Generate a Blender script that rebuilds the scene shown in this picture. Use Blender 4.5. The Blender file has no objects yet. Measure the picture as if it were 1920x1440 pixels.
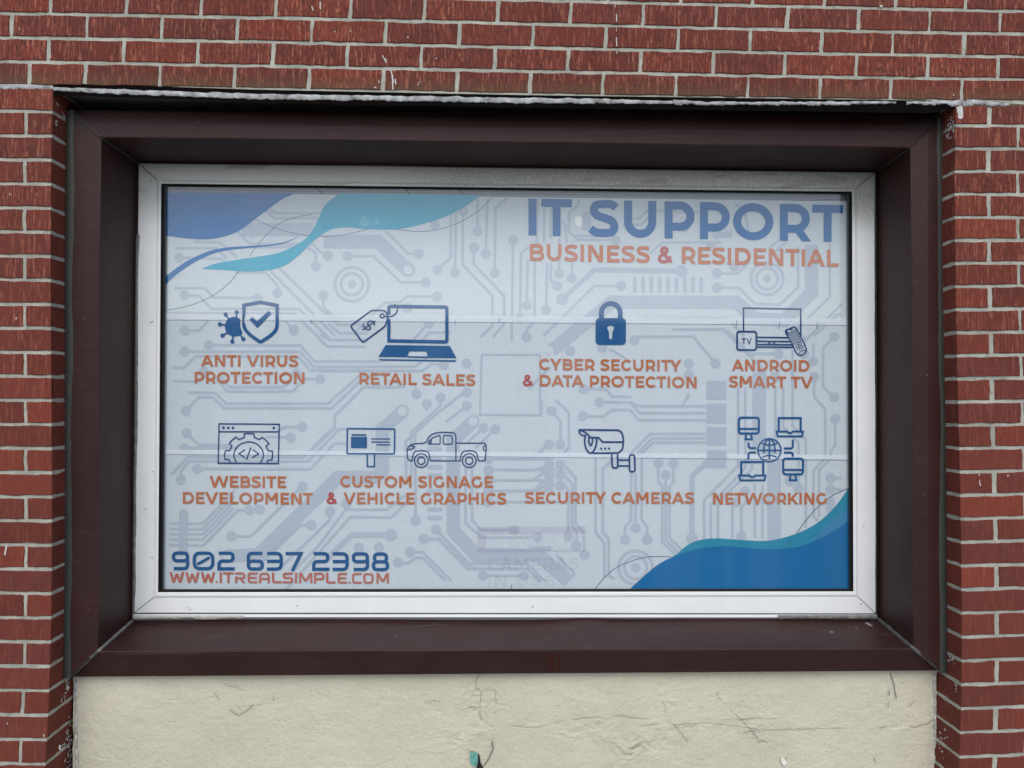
import bpy, math, random
import numpy as np
from mathutils import Matrix, Vector
random.seed(7); rng = np.random.default_rng(7)
S = bpy.context.scene
# ------------------------------------------------------------------ camera
F = 1400.0; OX, OZ = -1.31, 2.40
CAM = np.array([1.30883 + OX, -2.05661, -0.83544 + OZ])
def _rot(rx, ry, rz):
    cx, sx, cy, sy, cz, sz = math.cos(rx), math.sin(rx), math.cos(ry), math.sin(ry), math.cos(rz), math.sin(rz)
    B = np.array([[1, 0, 0], [0, 0, -1], [0, 1, 0]], float)
    Rx = np.array([[1, 0, 0], [0, cx, -sx], [0, sx, cx]]); Ry = np.array([[cy, 0, sy], [0, 1, 0], [-sy, 0, cy]])
    Rz = np.array([[cz, -sz, 0], [sz, cz, 0], [0, 0, 1]])
    return Rz @ Rx @ Ry @ B
M = _rot(-0.01441, -0.02919, 0.00327)
def P(px, py, Y):
    """point at depth Y seen at photo pixel (px, py) (1920x1440)"""
    d = np.array([(px - 960) / F, (py - 720) / F, 1.0]) @ M
    q = CAM + (Y - CAM[1]) / d[1] * d
    return (float(q[0]), float(q[1]), float(q[2]))
cd = bpy.data.cameras.new('camera'); cam = bpy.data.objects.new('camera', cd); S.collection.objects.link(cam)
cd.sensor_width = 36; cd.lens = F / 1920 * 36; cd.clip_start = .02; cd.clip_end = 2000
mw = Matrix.Identity(4)
for i in range(3):
    mw[i][0] = M[0][i]; mw[i][1] = -M[1][i]; mw[i][2] = -M[2][i]; mw[i][3] = CAM[i]
cam.matrix_world = mw; S.camera = cam
# ------------------------------------------------------------------ world, sun, exposure
SUN_EL, SUN_AZ = 46, 185          # broad overcast sun, high behind the camera (azimuth clockwise from +Y)
w = bpy.data.worlds.new('World'); S.world = w; w.use_nodes = True
nt = w.node_tree; nt.nodes.clear()
sky = nt.nodes.new('ShaderNodeTexSky'); sky.sky_type = 'NISHITA'; sky.sun_disc = False
sky.sun_elevation = math.radians(SUN_EL); sky.sun_rotation = math.radians(SUN_AZ)
sky.air_density = 1.0; sky.dust_density = 1.5; sky.ozone_density = 1.0; sky.altitude = 50
bg = nt.nodes.new('ShaderNodeBackground'); bg.inputs[1].default_value = 0.15
wo = nt.nodes.new('ShaderNodeOutputWorld'); 
bw = nt.nodes.new('ShaderNodeRGBToBW'); nt.links.new(sky.outputs[0], bw.inputs[0])      # thin overcast: sky partly washed to grey
ov = nt.nodes.new('ShaderNodeMixRGB'); ov.inputs[0].default_value = .42; nt.links.new(sky.outputs[0], ov.inputs[1]); nt.links.new(bw.outputs[0], ov.inputs[2]); nt.links.new(ov.outputs[0], bg.inputs[0]); nt.links.new(bg.outputs[0], wo.inputs[0])
sl = bpy.data.lights.new('sun', 'SUN'); sl.energy = 0.7; sl.angle = math.radians(38); sl.color = (1.0, .97, .93)
so = bpy.data.objects.new('sun', sl); S.collection.objects.link(so)
az = math.radians(SUN_AZ); el = math.radians(SUN_EL)
sd = Vector((math.sin(az) * math.cos(el), math.cos(az) * math.cos(el), math.sin(el)))
so.rotation_euler = sd.to_track_quat('Z', 'Y').to_euler(); so.location = (0, -6, 8)
S.view_settings.view_transform = 'Standard'; S.view_settings.look = 'None'
S.view_settings.gamma = 1; S.view_settings.exposure = 0.84
S.render.engine = 'CYCLES'
S.cycles.transparent_max_bounces = 16; S.cycles.max_bounces = 8
# ------------------------------------------------------------------ helpers
def lin(r, g, b):
    f = lambda c: (c / 255 / 12.92) if c / 255 <= .04045 else ((c / 255 + .055) / 1.055) ** 2.4
    return (f(r), f(g), f(b), 1)
class N:
    """tiny node-tree builder"""
    def __init__(s, name):
        s.m = bpy.data.materials.new(name); s.m.use_nodes = True; s.t = s.m.node_tree; s.t.nodes.clear()
        s.out = s.t.nodes.new('ShaderNodeOutputMaterial')
    def n(s, typ, **k):
        x = s.t.nodes.new('ShaderNode' + typ)
        for a, b in k.items(): setattr(x, a, b)
        return x
    def l(s, a, b): s.t.links.new(a, b)
    def set(s, sock, v):
        if hasattr(v, 'is_output'): s.l(v, sock)
        else: sock.default_value = v
    def coord(s, sc=(1, 1, 1), rot=(0, 0, 0), loc=(0, 0, 0)):
        c = s.n('TexCoord'); m = s.n('Mapping'); m.inputs['Scale'].default_value = sc; m.inputs['Rotation'].default_value = rot
        m.inputs['Location'].default_value = loc; s.l(c.outputs['Object'], m.inputs[0]); return m.outputs[0]
    def noise(s, vec, scale, detail=3, rough=.55, dist=0):
        x = s.n('TexNoise'); s.l(vec, x.inputs['Vector']); x.inputs['Scale'].default_value = scale
        x.inputs['Detail'].default_value = detail; x.inputs['Roughness'].default_value = rough
        x.inputs['Distortion'].default_value = dist; return x.outputs['Fac']
    def ramp(s, fac, a, b, ca=(0, 0, 0, 1), cb=(1, 1, 1, 1)):
        x = s.n('ValToRGB'); e = x.color_ramp.elements; e[0].position = a; e[1].position = b; e[0].color = ca; e[1].color = cb
        s.l(fac, x.inputs[0]); return x.outputs[0]
    def mix(s, fac, a, b, mode='MIX'):
        x = s.n('MixRGB', blend_type=mode); s.set(x.inputs[0], fac); s.set(x.inputs[1], a); s.set(x.inputs[2], b); return x.outputs[0]
    def math(s, op, a, b=0.0):
        x = s.n('Math', operation=op); s.set(x.inputs[0], a); s.set(x.inputs[1], b); return x.outputs[0]
    def bump(s, h, st, dist=.002, nrm=None):
        x = s.n('Bump'); x.inputs['Strength'].default_value = st; x.inputs['Distance'].default_value = dist
        s.l(h, x.inputs['Height'])
        if nrm is not None: s.l(nrm, x.inputs['Normal'])
        return x.outputs[0]
    def bsdf(s, col, rough=.6, spec=.4, nrm=None, metal=0):
        b = s.n('BsdfPrincipled'); s.set(b.inputs['Base Color'], col); s.set(b.inputs['Roughness'], rough)
        b.inputs['Specular IOR Level'].default_value = spec; b.inputs['Metallic'].default_value = metal
        if nrm is not None: s.l(nrm, b.inputs['Normal'])
        return b.outputs[0]
    def done(s, sh): s.l(sh, s.out.inputs['Surface']); return s.m

def mesh(name, V, Fc, mat, parent=None, smooth=False, mats=None, fm=None, colors=None):
    me = bpy.data.meshes.new(name); me.from_pydata([tuple(v) for v in V], [], [tuple(f) for f in Fc])
    for m in (mats or [mat]): me.materials.append(m)
    if fm is not None: me.polygons.foreach_set('material_index', fm)
    if smooth: me.polygons.foreach_set('use_smooth', [True] * len(me.polygons))
    if colors is not None:
        ca = me.color_attributes.new('tone', 'FLOAT_COLOR', 'POINT')
        ca.data.foreach_set('color', np.asarray(colors, dtype=np.float32).ravel())
    me.update()
    o = bpy.data.objects.new(name, me); S.collection.objects.link(o)
    if parent is not None:
        o.parent = parent; o.matrix_parent_inverse = Matrix.Translation(parent.location).inverted()
    return o
def tag(o, label=None, cat=None, group=None, kind=None):
    for k, v in (('label', label), ('category', cat), ('group', group), ('kind', kind)):
        if v: o[k] = v
    return o
def empty(name, loc, label, cat, group=None):
    o = bpy.data.objects.new(name, None); o.location = loc; o.empty_display_size = .1
    S.collection.objects.link(o); return tag(o, label, cat, group)
class MB:
    def __init__(s): s.V = []; s.F = []
    def add(s, V, Fc):
        b = len(s.V); s.V += [tuple(v) for v in V]; s.F += [tuple(i + b for i in f) for f in Fc]
    def box(s, x0, x1, y0, y1, z0, z1):
        s.add([(x, y, z) for x in (x0, x1) for y in (y0, y1) for z in (z0, z1)],
              [(0, 1, 3, 2), (4, 6, 7, 5), (0, 4, 5, 1), (2, 3, 7, 6), (0, 2, 6, 4), (1, 5, 7, 3)])
    def tube(s, pts, r, n=8):
        pts = [Vector(p) for p in pts]; V = []; Fc = []
        for i, p in enumerate(pts):
            t = (pts[min(i + 1, len(pts) - 1)] - pts[max(i - 1, 0)]).normalized()
            a = t.orthogonal().normalized() if i == 0 else (a - a.dot(t) * t).normalized()
            b = t.cross(a); rr = r[i] if isinstance(r, (list, tuple)) else r
            V += [p + (a * math.cos(k * 2 * math.pi / n) + b * math.sin(k * 2 * math.pi / n)) * rr for k in range(n)]
        for i in range(len(pts) - 1):
            for k in range(n):
                Fc.append((i * n + k, i * n + (k + 1) % n, (i + 1) * n + (k + 1) % n, (i + 1) * n + k))
        Fc.append(tuple(range(n - 1, -1, -1))); Fc.append(tuple(range((len(pts) - 1) * n, len(pts) * n)))
        s.add(V, Fc)
    def build(s, name, mat, parent=None, smooth=False): return mesh(name, s.V, s.F, mat, parent, smooth)
# ------------------------------------------------------------------ materials
def mat_brick():
    n = N('wire_cut_brick')
    at = n.n('VertexColor', layer_name='tone'); sep = n.n('SeparateColor'); n.l(at.outputs[0], sep.inputs[0])
    R, G, B = sep.outputs
    v = n.coord((150, 150, 15), rot=(0, math.radians(5), 0)); f = n.noise(v, 1.0, 3, .6, .5)
    v2 = n.coord((260, 260, 55)); f2 = n.noise(v2, 1.0, 4, .7)
    v3 = n.coord(); f3 = n.noise(v3, 26, 3, .6); f4 = n.noise(v3, 900, 2, .6)
    base = n.mix(R, lin(76, 29, 18), lin(119, 51, 33)); base = n.mix(n.math('MULTIPLY', n.math('POWER', G, 1.5), .8), base, lin(84, 38, 33))
    # B = how strongly the brick face is dragged (1) or smooth (0)
    light = n.ramp(f, .50, .66); lm = n.math('MULTIPLY', light, B)
    dark = n.ramp(f2, .42, .54, (1, 1, 1, 1), (0, 0, 0, 1)); dm = n.math('MULTIPLY', dark, n.math('ADD', n.math('MULTIPLY', B, .75), .22))
    c = n.mix(n.math('MULTIPLY', lm, .72), base, lin(182, 116, 90)); c = n.mix(dm, c, lin(50, 20, 18))
    c = n.mix(n.math('MULTIPLY', n.ramp(f3, .42, .70), .5), c, lin(104, 40, 34))
    c = n.mix(n.math('MULTIPLY', n.ramp(f4, .35, .65), .25), c, lin(150, 88, 74))
    # olive grime along the lowest course over the lintel
    g = n.n('NewGeometry'); sx = n.n('SeparateXYZ'); n.l(g.outputs['Position'], sx.inputs[0])
    z0 = n.math('SUBTRACT', sx.outputs[2], n.math('MULTIPLY', sx.outputs[0], -.0035)); mr = n.n('MapRange'); n.l(z0, mr.inputs[0])
    mr.inputs[1].default_value = 2.445; mr.inputs[2].default_value = 2.395; lo = n.n('MapRange'); n.l(z0, lo.inputs[0]); lo.inputs[1].default_value = 2.385; lo.inputs[2].default_value = 2.392
    c = n.mix(n.math('MULTIPLY', n.math('MULTIPLY', mr.outputs[0], lo.outputs[0]), n.math('ADD', n.math('MULTIPLY', n.noise(v3, 9, 3, .6), 1.0), .15)), c, lin(84, 72, 52))
    sm = n.noise(v3, 2.3, 4, .65); c = n.mix(n.math('MULTIPLY', n.ramp(sm, .5, .75), .35), c, lin(76, 44, 36))
    h = n.math('ADD', n.math('MULTIPLY', n.math('ADD', f, f2), B), n.math('MULTIPLY', f4, .25))
    return n.done(n.bsdf(c, .85, .25, n.bump(h, .7, .0016)))
def mat_mortar():
    n = N('lime_mortar'); v = n.coord(); a = n.noise(v, 14, 4, .6); b = n.noise(v, 420, 3, .7); d = n.noise(v, 60, 3, .6)
    c = n.mix(n.ramp(a, .35, .7), lin(148, 148, 137), lin(184, 182, 169)); c = n.mix(n.math('MULTIPLY', n.ramp(b, .3, .5, (1, 1, 1, 1), (0, 0, 0, 1)), .5), c, lin(112, 112, 104))
    c = n.mix(n.math('MULTIPLY', n.ramp(d, .55, .70), .55), c, lin(122, 120, 108))
    return n.done(n.bsdf(c, .95, .15, n.bump(n.math('ADD', b, d), .8, .002)))
def mat_stucco():
    n = N('cream_render'); v = n.coord(); a = n.noise(v, 3.5, 4, .6); b = n.noise(v, 380, 3, .65); d = n.noise(v, 45, 5, .7, .6); e = n.noise(v, 170, 3, .75)
    c = n.mix(n.ramp(a, .3, .7), lin(188, 183, 162), lin(203, 197, 176)); c = n.mix(n.math('MULTIPLY', n.ramp(b, .3, .55, (1, 1, 1, 1), (0, 0, 0, 1)), .3), c, lin(160, 158, 143))
    c = n.mix(n.math('MULTIPLY', n.ramp(d, .6, .8), .35), c, lin(212, 208, 194))
    c = n.mix(n.math('MULTIPLY', n.ramp(e, .30, .46, (1, 1, 1, 1), (0, 0, 0, 1)), .30), c, lin(150, 147, 130)); c = n.mix(n.math('MULTIPLY', n.ramp(e, .60, .72), .25), c, lin(226, 222, 208))
    return n.done(n.bsdf(c, .9, .15, n.bump(n.math('ADD', n.math('MULTIPLY', e, 1.5), n.math('MULTIPLY', d, .5)), 1.0, .0022)))
def mat_brown(name, c0, c1, rough=.42):
    n = N(name); v = n.coord(); a = n.noise(v, 5, 4, .6); b = n.noise(v, 240, 2, .5); s = n.noise(n.coord((3, 3, 60)), 3, 3, .6)
    sp = n.noise(v, 130, 1, .3)
    c = n.mix(n.ramp(a, .3, .7), c0, c1); c = n.mix(n.math('MULTIPLY', n.ramp(s, .6, .8), .22), c, lin(98, 84, 84))
    c = n.mix(n.math('MULTIPLY', n.ramp(sp, .81, .84), .6), c, lin(150, 138, 134))
    return n.done(n.bsdf(c, n.math('ADD', n.math('MULTIPLY', a, .2), rough - .02), .2, n.bump(n.math('ADD', a, n.math('MULTIPLY', b, .02)), .3, .012)))
def mat_white():
    n = N('weathered_white_vinyl'); v = n.coord(); a = n.noise(v, 6, 3, .6); sp = n.noise(v, 340, 3, .8); m = n.noise(n.coord((1, 1, 6)), 3, 4, .7, .4)
    g = n.n('NewGeometry'); sx = n.n('SeparateXYZ'); n.l(g.outputs['Position'], sx.inputs[0])
    # mildew: grows on the sheltered top rail (height 2.05 to 2.2 m), thickest right of the middle
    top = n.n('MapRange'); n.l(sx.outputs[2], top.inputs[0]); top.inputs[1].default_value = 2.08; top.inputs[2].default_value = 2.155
    rt = n.n('MapRange'); n.l(sx.outputs[0], rt.inputs[0]); rt.inputs[1].default_value = -.35; rt.inputs[2].default_value = -.10; rt.inputs[3].default_value = .10
    dirt = n.math('MULTIPLY', top.outputs[0], rt.outputs[0])
    c = n.mix(n.ramp(a, .3, .7), lin(220, 222, 221), lin(228, 229, 227))
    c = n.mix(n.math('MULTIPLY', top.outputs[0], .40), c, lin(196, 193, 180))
    c = n.mix(n.math('MULTIPLY', n.math('MULTIPLY', n.ramp(sp, .42, .54), dirt), .5), c, lin(100, 96, 85))
    c = n.mix(n.math('MULTIPLY', n.ramp(sp, .70, .74), .35), c, lin(150, 156, 160))
    c = n.mix(n.math('MULTIPLY', n.math('MULTIPLY', n.ramp(m, .58, .66), top.outputs[0]), .35), c, lin(110, 106, 96))
    return n.done(n.bsdf(c, .42, .4, n.bump(sp, .08, .001)))
def mat_plain(name, col, rough=.6, spec=.3, var=.12, vs=40, bump=.1):
    n = N(name); v = n.coord(); a = n.noise(v, vs, 3, .6)
    dk = tuple(c * (1 - var) for c in col[:3]) + (1,); lt = tuple(min(1, c * (1 + var)) for c in col[:3]) + (1,)
    return n.done(n.bsdf(n.mix(n.ramp(a, .3, .7), dk, lt), rough, spec, n.bump(a, bump, .002)))
PERF = .035
def mat_print(name, col, grain=.10, perf=PERF):
    """ink on perforated vinyl film: fine weave grain, a few per cent of open holes"""
    n = N(name); v = n.coord(); g = n.noise(v, 620, 2, .6); a = n.noise(v, 2.2, 2, .5)
    w1 = n.n('TexWave', wave_type='BANDS', bands_direction='DIAGONAL'); n.l(n.coord((1, 0, 2.6)), w1.inputs[0]); w1.inputs['Scale'].default_value = 7; w1.inputs['Distortion'].default_value = 2.5
    f = n.math('MULTIPLY', n.ramp(g, .3, .7), 1.0)
    dk = tuple(c * (1 - grain) for c in col[:3]) + (1,); lt = tuple(c * (1 + grain) for c in col[:3]) + (1,)
    c = n.mix(f, dk, lt); c = n.mix(n.math('MULTIPLY', w1.outputs['Fac'], .10 if col[0] > .2 else .03), c, (col[0] * 1.22, col[1] * 1.12, col[2] * .86, 1))
    vb = n.noise(n.coord((1, .001, .001)), 6.5, 1, .5); c = n.mix(n.math('MULTIPLY', n.ramp(vb,   .45, .53), .05 if col[0] > .2 else .018), c, (.62, .70, .76, 1))   # backlit blind slats painted into the ink colour as pale vertical bands
    gr = n.noise(v, 260, 2, .8); c = n.mix(n.math('MULTIPLY', n.ramp(gr, .35, .65), .08 if col[0] > .2 else .0), c, (.85, .88, .92, 1))
    d = n.bsdf(c, .55, .25); t = n.n('BsdfTransparent'); m = n.n('MixShader'); m.inputs[0].default_value = perf
    n.l(d, m.inputs[1]); n.l(t.outputs[0], m.inputs[2]); return n.done(m.outputs[0])
def mat_veil(name, col, alpha):
    n = N(name); d = n.n('BsdfDiffuse'); d.inputs[0].default_value = col; t = n.n('BsdfTransparent'); m = n.n('MixShader')
    gz = n.noise(n.coord(), 500, 2, .6); n.l(n.math('MULTIPLY', n.math('ADD', gz, .5), alpha), m.inputs[0])
    n.l(t.outputs[0], m.inputs[1]); n.l(d.outputs[0], m.inputs[2]); return n.done(m.outputs[0])
def mat_glass():
    n = N('window_glass'); ge = n.n('NewGeometry'); dt = n.n('VectorMath', operation='DOT_PRODUCT')
    n.l(ge.outputs['Incoming'], dt.inputs[0]); n.l(ge.outputs['Normal'], dt.inputs[1])          # two-sided Schlick reflectance
    c1 = n.math('SUBTRACT', 1.0, n.math('ABSOLUTE', dt.outputs['Value'])); fr = n.math('ADD', n.math('MULTIPLY', n.math('POWER', c1, 5.0), .93), .066)
    g = n.n('BsdfGlossy'); g.inputs['Roughness'].default_value = .06; v = n.coord(); wv = n.noise(v, 1.1, 2, .4)
    n.l(n.bump(wv, .25, .01), g.inputs['Normal'])
    t = n.n('BsdfTransparent'); t.inputs[0].default_value = (.97, .985, .98, 1); m = n.n('MixShader')
    n.l(fr, m.inputs[0]); n.l(t.outputs[0], m.inputs[1]); n.l(g.outputs[0], m.inputs[2]); return n.done(m.outputs[0])
def mat_emit(name, col, st):
    n = N(name); e = n.n('Emission'); e.inputs[0].default_value = col; e.inputs[1].default_value = st; return n.done(e.outputs[0])
BRICK, MORTAR, STUCCO = mat_brick(), mat_mortar(), mat_stucco()
BROWN = mat_brown('brown_painted_metal', (.027, .0098, .0088, 1), (.036, .0145, .0130, 1))
WHITE, GLASS = mat_white(), mat_glass()
BLACK = mat_plain('black_rubber', (.006, .0065, .007, 1), .45, .4)
STEEL = mat_plain('rusty_dark_steel', (.0035, .0022, .002, 1), .9, .05, .5, 25)
SEAL_G = mat_plain('grey_green_sealant', (.034, .037, .032, 1), .6, .3, .12, 18)
SEAL_M = mat_plain('mid_grey_sealant', (.075, .075, .070, 1), .6, .3, .3, 60)
SEAL_L = mat_plain('pale_grey_sealant', (.17, .165, .155, 1), .6, .3, .35, 50)
SEAL_W = mat_plain('white_sealant', (.29, .295, .29, 1), .6, .2, .6, 35, .6)
SEAL_C = mat_plain('cream_sealant', (.40, .39, .35, 1), .6, .3, .2, 50)
DRIP = mat_plain('white_paint_drip', (.47, .46, .44, 1), .7, .2)
SMEAR = mat_veil('white_paint_smear', (.62, .60, .58, 1), .55)
# ------------------------------------------------------------------ brick wall (courses follow measured bowing)
W_, H_ = .2032, .06525
CX = [-0.01438, -0.00685, 0.00055, 0.0255, -0.00224, 0.00199, 0.00272, 0.01687, -0.01685, -0.0021]
CZ = [-0.00964, 0.00618, -0.00129, 0.0058, -0.00217, 0.0011, -0.00681, 0.00842, -0.00973, 0.00405]
def warp(V):
    V = np.array(V, float)
    u = np.clip((V[:, 0] - 1.31) / 1.4, -1.12, 1.12); v = np.clip((V[:, 2] + .83) / 1.05, -1.12, 1.08)
    Bs = np.stack([u ** a * v ** b for a in range(4) for b in range(4 - a)], -1)
    V[:, 0] += Bs @ np.array(CX); V[:, 2] += Bs @ np.array(CZ)
    V[:, 0] += OX; V[:, 2] += OZ
    return V
XL, XR = .1203, 2.6240
ZS = -.0026
bV, bF, bC = [], [], []
def smooth_noise(n, amp, k=3):
    a = rng.normal(0, 1, n + 2 * k); a = np.convolve(a, np.ones(k) / k, 'same')[k:-k]; return a * amp * math.sqrt(k)
def brick_face(u0, u1, z0, z1, place, tone, rough=.0009, d=0.0, keep=None):
    """front of a brick: jittered outline, rounded arris, slightly uneven face; place(u, depth, z) -> xyz"""
    nu = max(3, int((u1 - u0) / .011)); nz = max(3, int((z1 - z0) / .009)); pts = []
    for i in range(nu): pts.append((u0 + (u1 - u0) * i / nu, z0, 0, -1))
    for i in range(nz): pts.append((u1, z0 + (z1 - z0) * i / nz, 1, 0))
    for i in range(nu): pts.append((u1 - (u1 - u0) * i / nu, z1, 0, 1))
    for i in range(nz): pts.append((u0, z1 - (z1 - z0) * i / nz, -1, 0))
    n = len(pts); jit = smooth_noise(n, rough); cu, cz = (u0 + u1) / 2, (z0 + z1) / 2
    if keep is not None:
        for i, p in enumerate(pts):
            if abs(p[0] - keep) < 1e-6: jit[i] = 0
    o = [(p[0] + p[2] * jit[i], p[1] + p[3] * jit[i]) for i, p in enumerate(pts)]
    b = len(bV)
    def ring(inset, dep):
        for (u, z) in o:
            su = min(1, abs(u - cu) / max(1e-6, (u1 - u0) / 2)); sz = min(1, abs(z - cz) / max(1e-6, (z1 - z0) / 2))
            du = inset * (1 if su > .97 else 0); dz = inset * (1 if sz > .95 else 0)
            bV.append(place(u - math.copysign(du, u - cu), dep, z - math.copysign(dz, z - cz)))
    ring(0, .011 + d); ring(0, .0014 + d); ring(.0009, .0004 + d); ring(.0024, d)
    for k in range(3):
        for i in range(n):
            j = (i + 1) % n; bF.append((b + k * n + i, b + k * n + j, b + (k + 1) * n + j, b + (k + 1) * n + i))
    bF.append(tuple(b + 3 * n + i for i in range(n)))
    bC.extend([tone] * (4 * n))
J = .0052   # half joint
fr_ = lambda x, d, z: (x, d, z)
def tone(z):
    stri = float(np.clip((z + 1.15) / 1.15, .08, 1.0)) ** .65
    if rng.random() < .10: return (.0, 1.0, min(1, stri * .9), 1)
    return (rng.random(), rng.random(), min(1, max(0, stri * rng.uniform(.75, 1.15))), 1)
XMIN, XMAX = -1.75, 4.55
for r in range(-36, 15):
    z0, z1 = r * H_ + (0 if r >= 0 else ZS) + J * .95, (r + 1) * H_ + (0 if r >= -1 else ZS) - J * .95
    if r == 0: z0 += .001
    if r >= 0:
        off = {0: 0., 1: .5, 2: 0., 3: .5}[r % 4]
        js = [XMIN + ((-XMIN / W_) % 1) * W_ + (off + k) * W_ for k in range(-1, 32)]
        if r == 0: js = [j for j in js if j < -.3 or j > .15] + [.053, -.15]; js.sort()
        for a, b in zip(js[:-1], js[1:]):
            if b <= XMIN or a >= XMAX: continue
            ja, jb = rng.normal(0, .0006, 2); brick_face(a + J + ja, b - J + jb, z0, z1, fr_, tone(z0), d=abs(rng.normal(0, .0006)))
    else:
        k = -r - 1   # 0 = first course under the lintel
        long = (k % 2 == 0)
        # left pier, from the corner outward
        e = XL; js = [e]; e -= (W_ if long else .072); js.append(e)
        if long: js[1] = XL - .072 - W_ * .5
        while js[-1] > XMIN: js.append(js[-1] - W_)
        for q, (b, a) in enumerate(zip(js[:-1], js[1:])):
            t = tone(z0); jj = (J + rng.uniform(.0012, .0050)) if (q == 0) else J
            dd = abs(rng.normal(0, .0005))
            if q == 0:
                brick_face(a + J, b, z0, z1, fr_, t, d=0, keep=b)
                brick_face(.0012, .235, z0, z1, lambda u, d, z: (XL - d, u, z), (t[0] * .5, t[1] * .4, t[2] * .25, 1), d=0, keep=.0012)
            else: brick_face(a + J, b - jj, z0, z1, fr_, t, d=dd)
        long = not long if False else long
        e = [XR]
        e.append(XR + (.099 if k % 2 == 0 else .181))
        while e[-1] < XMAX: e.append(e[-1] + W_)
        for q, (a, b) in enumerate(zip(e[:-1], e[1:])):
            t = tone(z0); jj = (J + rng.uniform(.0012, .0050)) if (q == 0 and k % 2 == 0) else J
            if q == 0:
                brick_face(a, b - jj, z0, z1, fr_, t, d=0, keep=a)
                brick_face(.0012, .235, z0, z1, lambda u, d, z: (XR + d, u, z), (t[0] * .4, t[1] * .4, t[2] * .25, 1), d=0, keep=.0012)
            else: brick_face(a + J, b - J, z0, z1, fr_, t, d=abs(rng.normal(0, .0005)))
wall = empty('brick_wall', (0, .1, 0), 'red wire-cut brick wall with pale mortar joints around the window', 'wall')
wV = warp(bV)
# slab-like mesh order: orient faces by material only; normals do not matter for opaque shading
mesh('brickwork', wV, bF, BRICK, wall, colors=bC)
# mortar: recessed sheet, subdivided so it follows the same bowing
mV, mF = [], []
def sheet(f, nu, nv):
    b = len(mV)
    for i in range(nu + 1):
        for j in range(nv + 1): mV.append(f(i / nu, j / nv))
    for i in range(nu):
        for j in range(nv):
            a = b + i * (nv + 1) + j; mF.append((a, a + nv + 1, a + nv + 2, a + 1))
ZB, ZT = -36 * H_, 15 * H_; MD = .0034
sheet(lambda u, v: (XMIN + (XMAX - XMIN) * u, MD, .0 + ZT * v), 60, 10)
sheet(lambda u, v: (XMIN + (XL - .0015 - XMIN) * u, MD, ZB - ZB * v - .0), 16, 30)
sheet(lambda u, v: (XR + .0015 + (XMAX - XR - .0015) * u, MD, ZB - ZB * v), 16, 30)
sheet(lambda u, v: (XL - .0015, MD + .232 * u, ZB - ZB * v), 2, 30)
sheet(lambda u, v: (XR + .0015, MD + .232 * u, ZB - ZB * v), 2, 30)
mesh('mortar', warp(mV), mF, MORTAR, wall)
b_ = MB()   # masonry core behind the facing
x0, x1, xl, xr = XMIN + OX, XMAX + OX, XL + OX - .02, XR + OX + .02
b_.box(x0, xl - .005, .02, .42, 0, OZ); b_.box(xr + .005, x1, .02, .42, 0, OZ); b_.box(x0, x1, .02, .42, OZ + .012, OZ + ZT)
b_.build('wall_core', MORTAR, wall)
b_ = MB(); b_.add([P(60, 176, .004), P(1840, 200, .004), P(1840, 200, .3), P(60, 176, .3)], [(0, 1, 2, 3)])
b_.add([P(95, 176, .3), P(1800, 200, .3), P(1800, 262, .3), P(95, 262, .3)], [(0, 1, 2, 3)])
b_.build('steel_lintel', STEEL, wall)
# lumpy bead of sealant under the lowest course
def bead(name, px, halfw, depth, mat, parent, seed, lump=.35, n=260, Yb=0.0):
    g = np.random.default_rng(seed); V = []; Fc = []; m = 9
    xs = np.linspace(px[0][0], px[-1][0], n)
    cy = np.interp(xs, [p[0] for p in px], [p[1] for p in px]); hw = np.interp(xs, [p[0] for p in px], halfw)
    def sn(a, k):
        q = g.normal(0, 1, n + 4 * k); return np.convolve(q, np.hanning(k) / np.hanning(k).sum(), 'same')[2 * k:-2 * k] * a * math.sqrt(k) * .8
    up, dn = sn(lump, 9) + sn(lump * .5, 4), sn(lump, 7) + sn(lump * .8, 3)
    for i in range(n):
        for k in range(m):
            a = math.pi * k / (m - 1); t = math.cos(a)
            off = t * hw[i] * (1 + (up[i] if t > 0 else dn[i]) * .5)
            dd = math.sin(a) * depth * (1 + g.normal(0, .16)) * (hw[i] / max(halfw))
            V.append(P(xs[i], cy[i] - off, Yb + .003 - dd))
    for i in range(n - 1):
        for k in range(m - 1): Fc.append((i * m + k, (i + 1) * m + k, (i + 1) * m + k + 1, i * m + k + 1))
    return mesh(name, V, Fc, mat, parent, smooth=True)
bead('sealant_bead', [(-60, 163.5), (60, 164), (98, 166)], [6.4, 6.2, 5.2], .0035, SEAL_W, wall, 1, .3, 60)
bead('sealant_bead', [(98, 167), (250, 173), (480, 181), (720, 184), (960, 188), (1140, 190), (1262, 192)], [3.6, 4.8, 5.4, 4.8, 5.4, 4.6, 2.6], .0025, SEAL_W, wall, 2, .2, 330)
bead('sealant_bead', [(1262, 192), (1320, 193.5), (1560, 194), (1680, 192)], [4.2, 3.2, 3.2, 2.6], .005, SEAL_W, wall, 3, .35, 130)
bead('sealant_bead', [(1700, 192.5), (1790, 193), (1812, 192), (1860, 195), (1892, 197)], [2.6, 4.5, 6, 5, 2], .006, SEAL_W, wall, 4, .5, 60)
# dark open joint above the bead
b_ = MB(); yy = lambda x: np.interp(x, [-60, 100, 480, 960, 1440, 1960], [155, 157, 169.5, 179.5, 186, 193])
b_.add([P(x, yy(x) + o, .0026) for x in range(100, 1931, 61) for o in (-1.5, 22 if x < 1800 else 6)], [(i, i + 2, i + 3, i + 1) for i in range(0, 58, 2)])
b_.build('open_joint', STEEL, wall)
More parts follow.
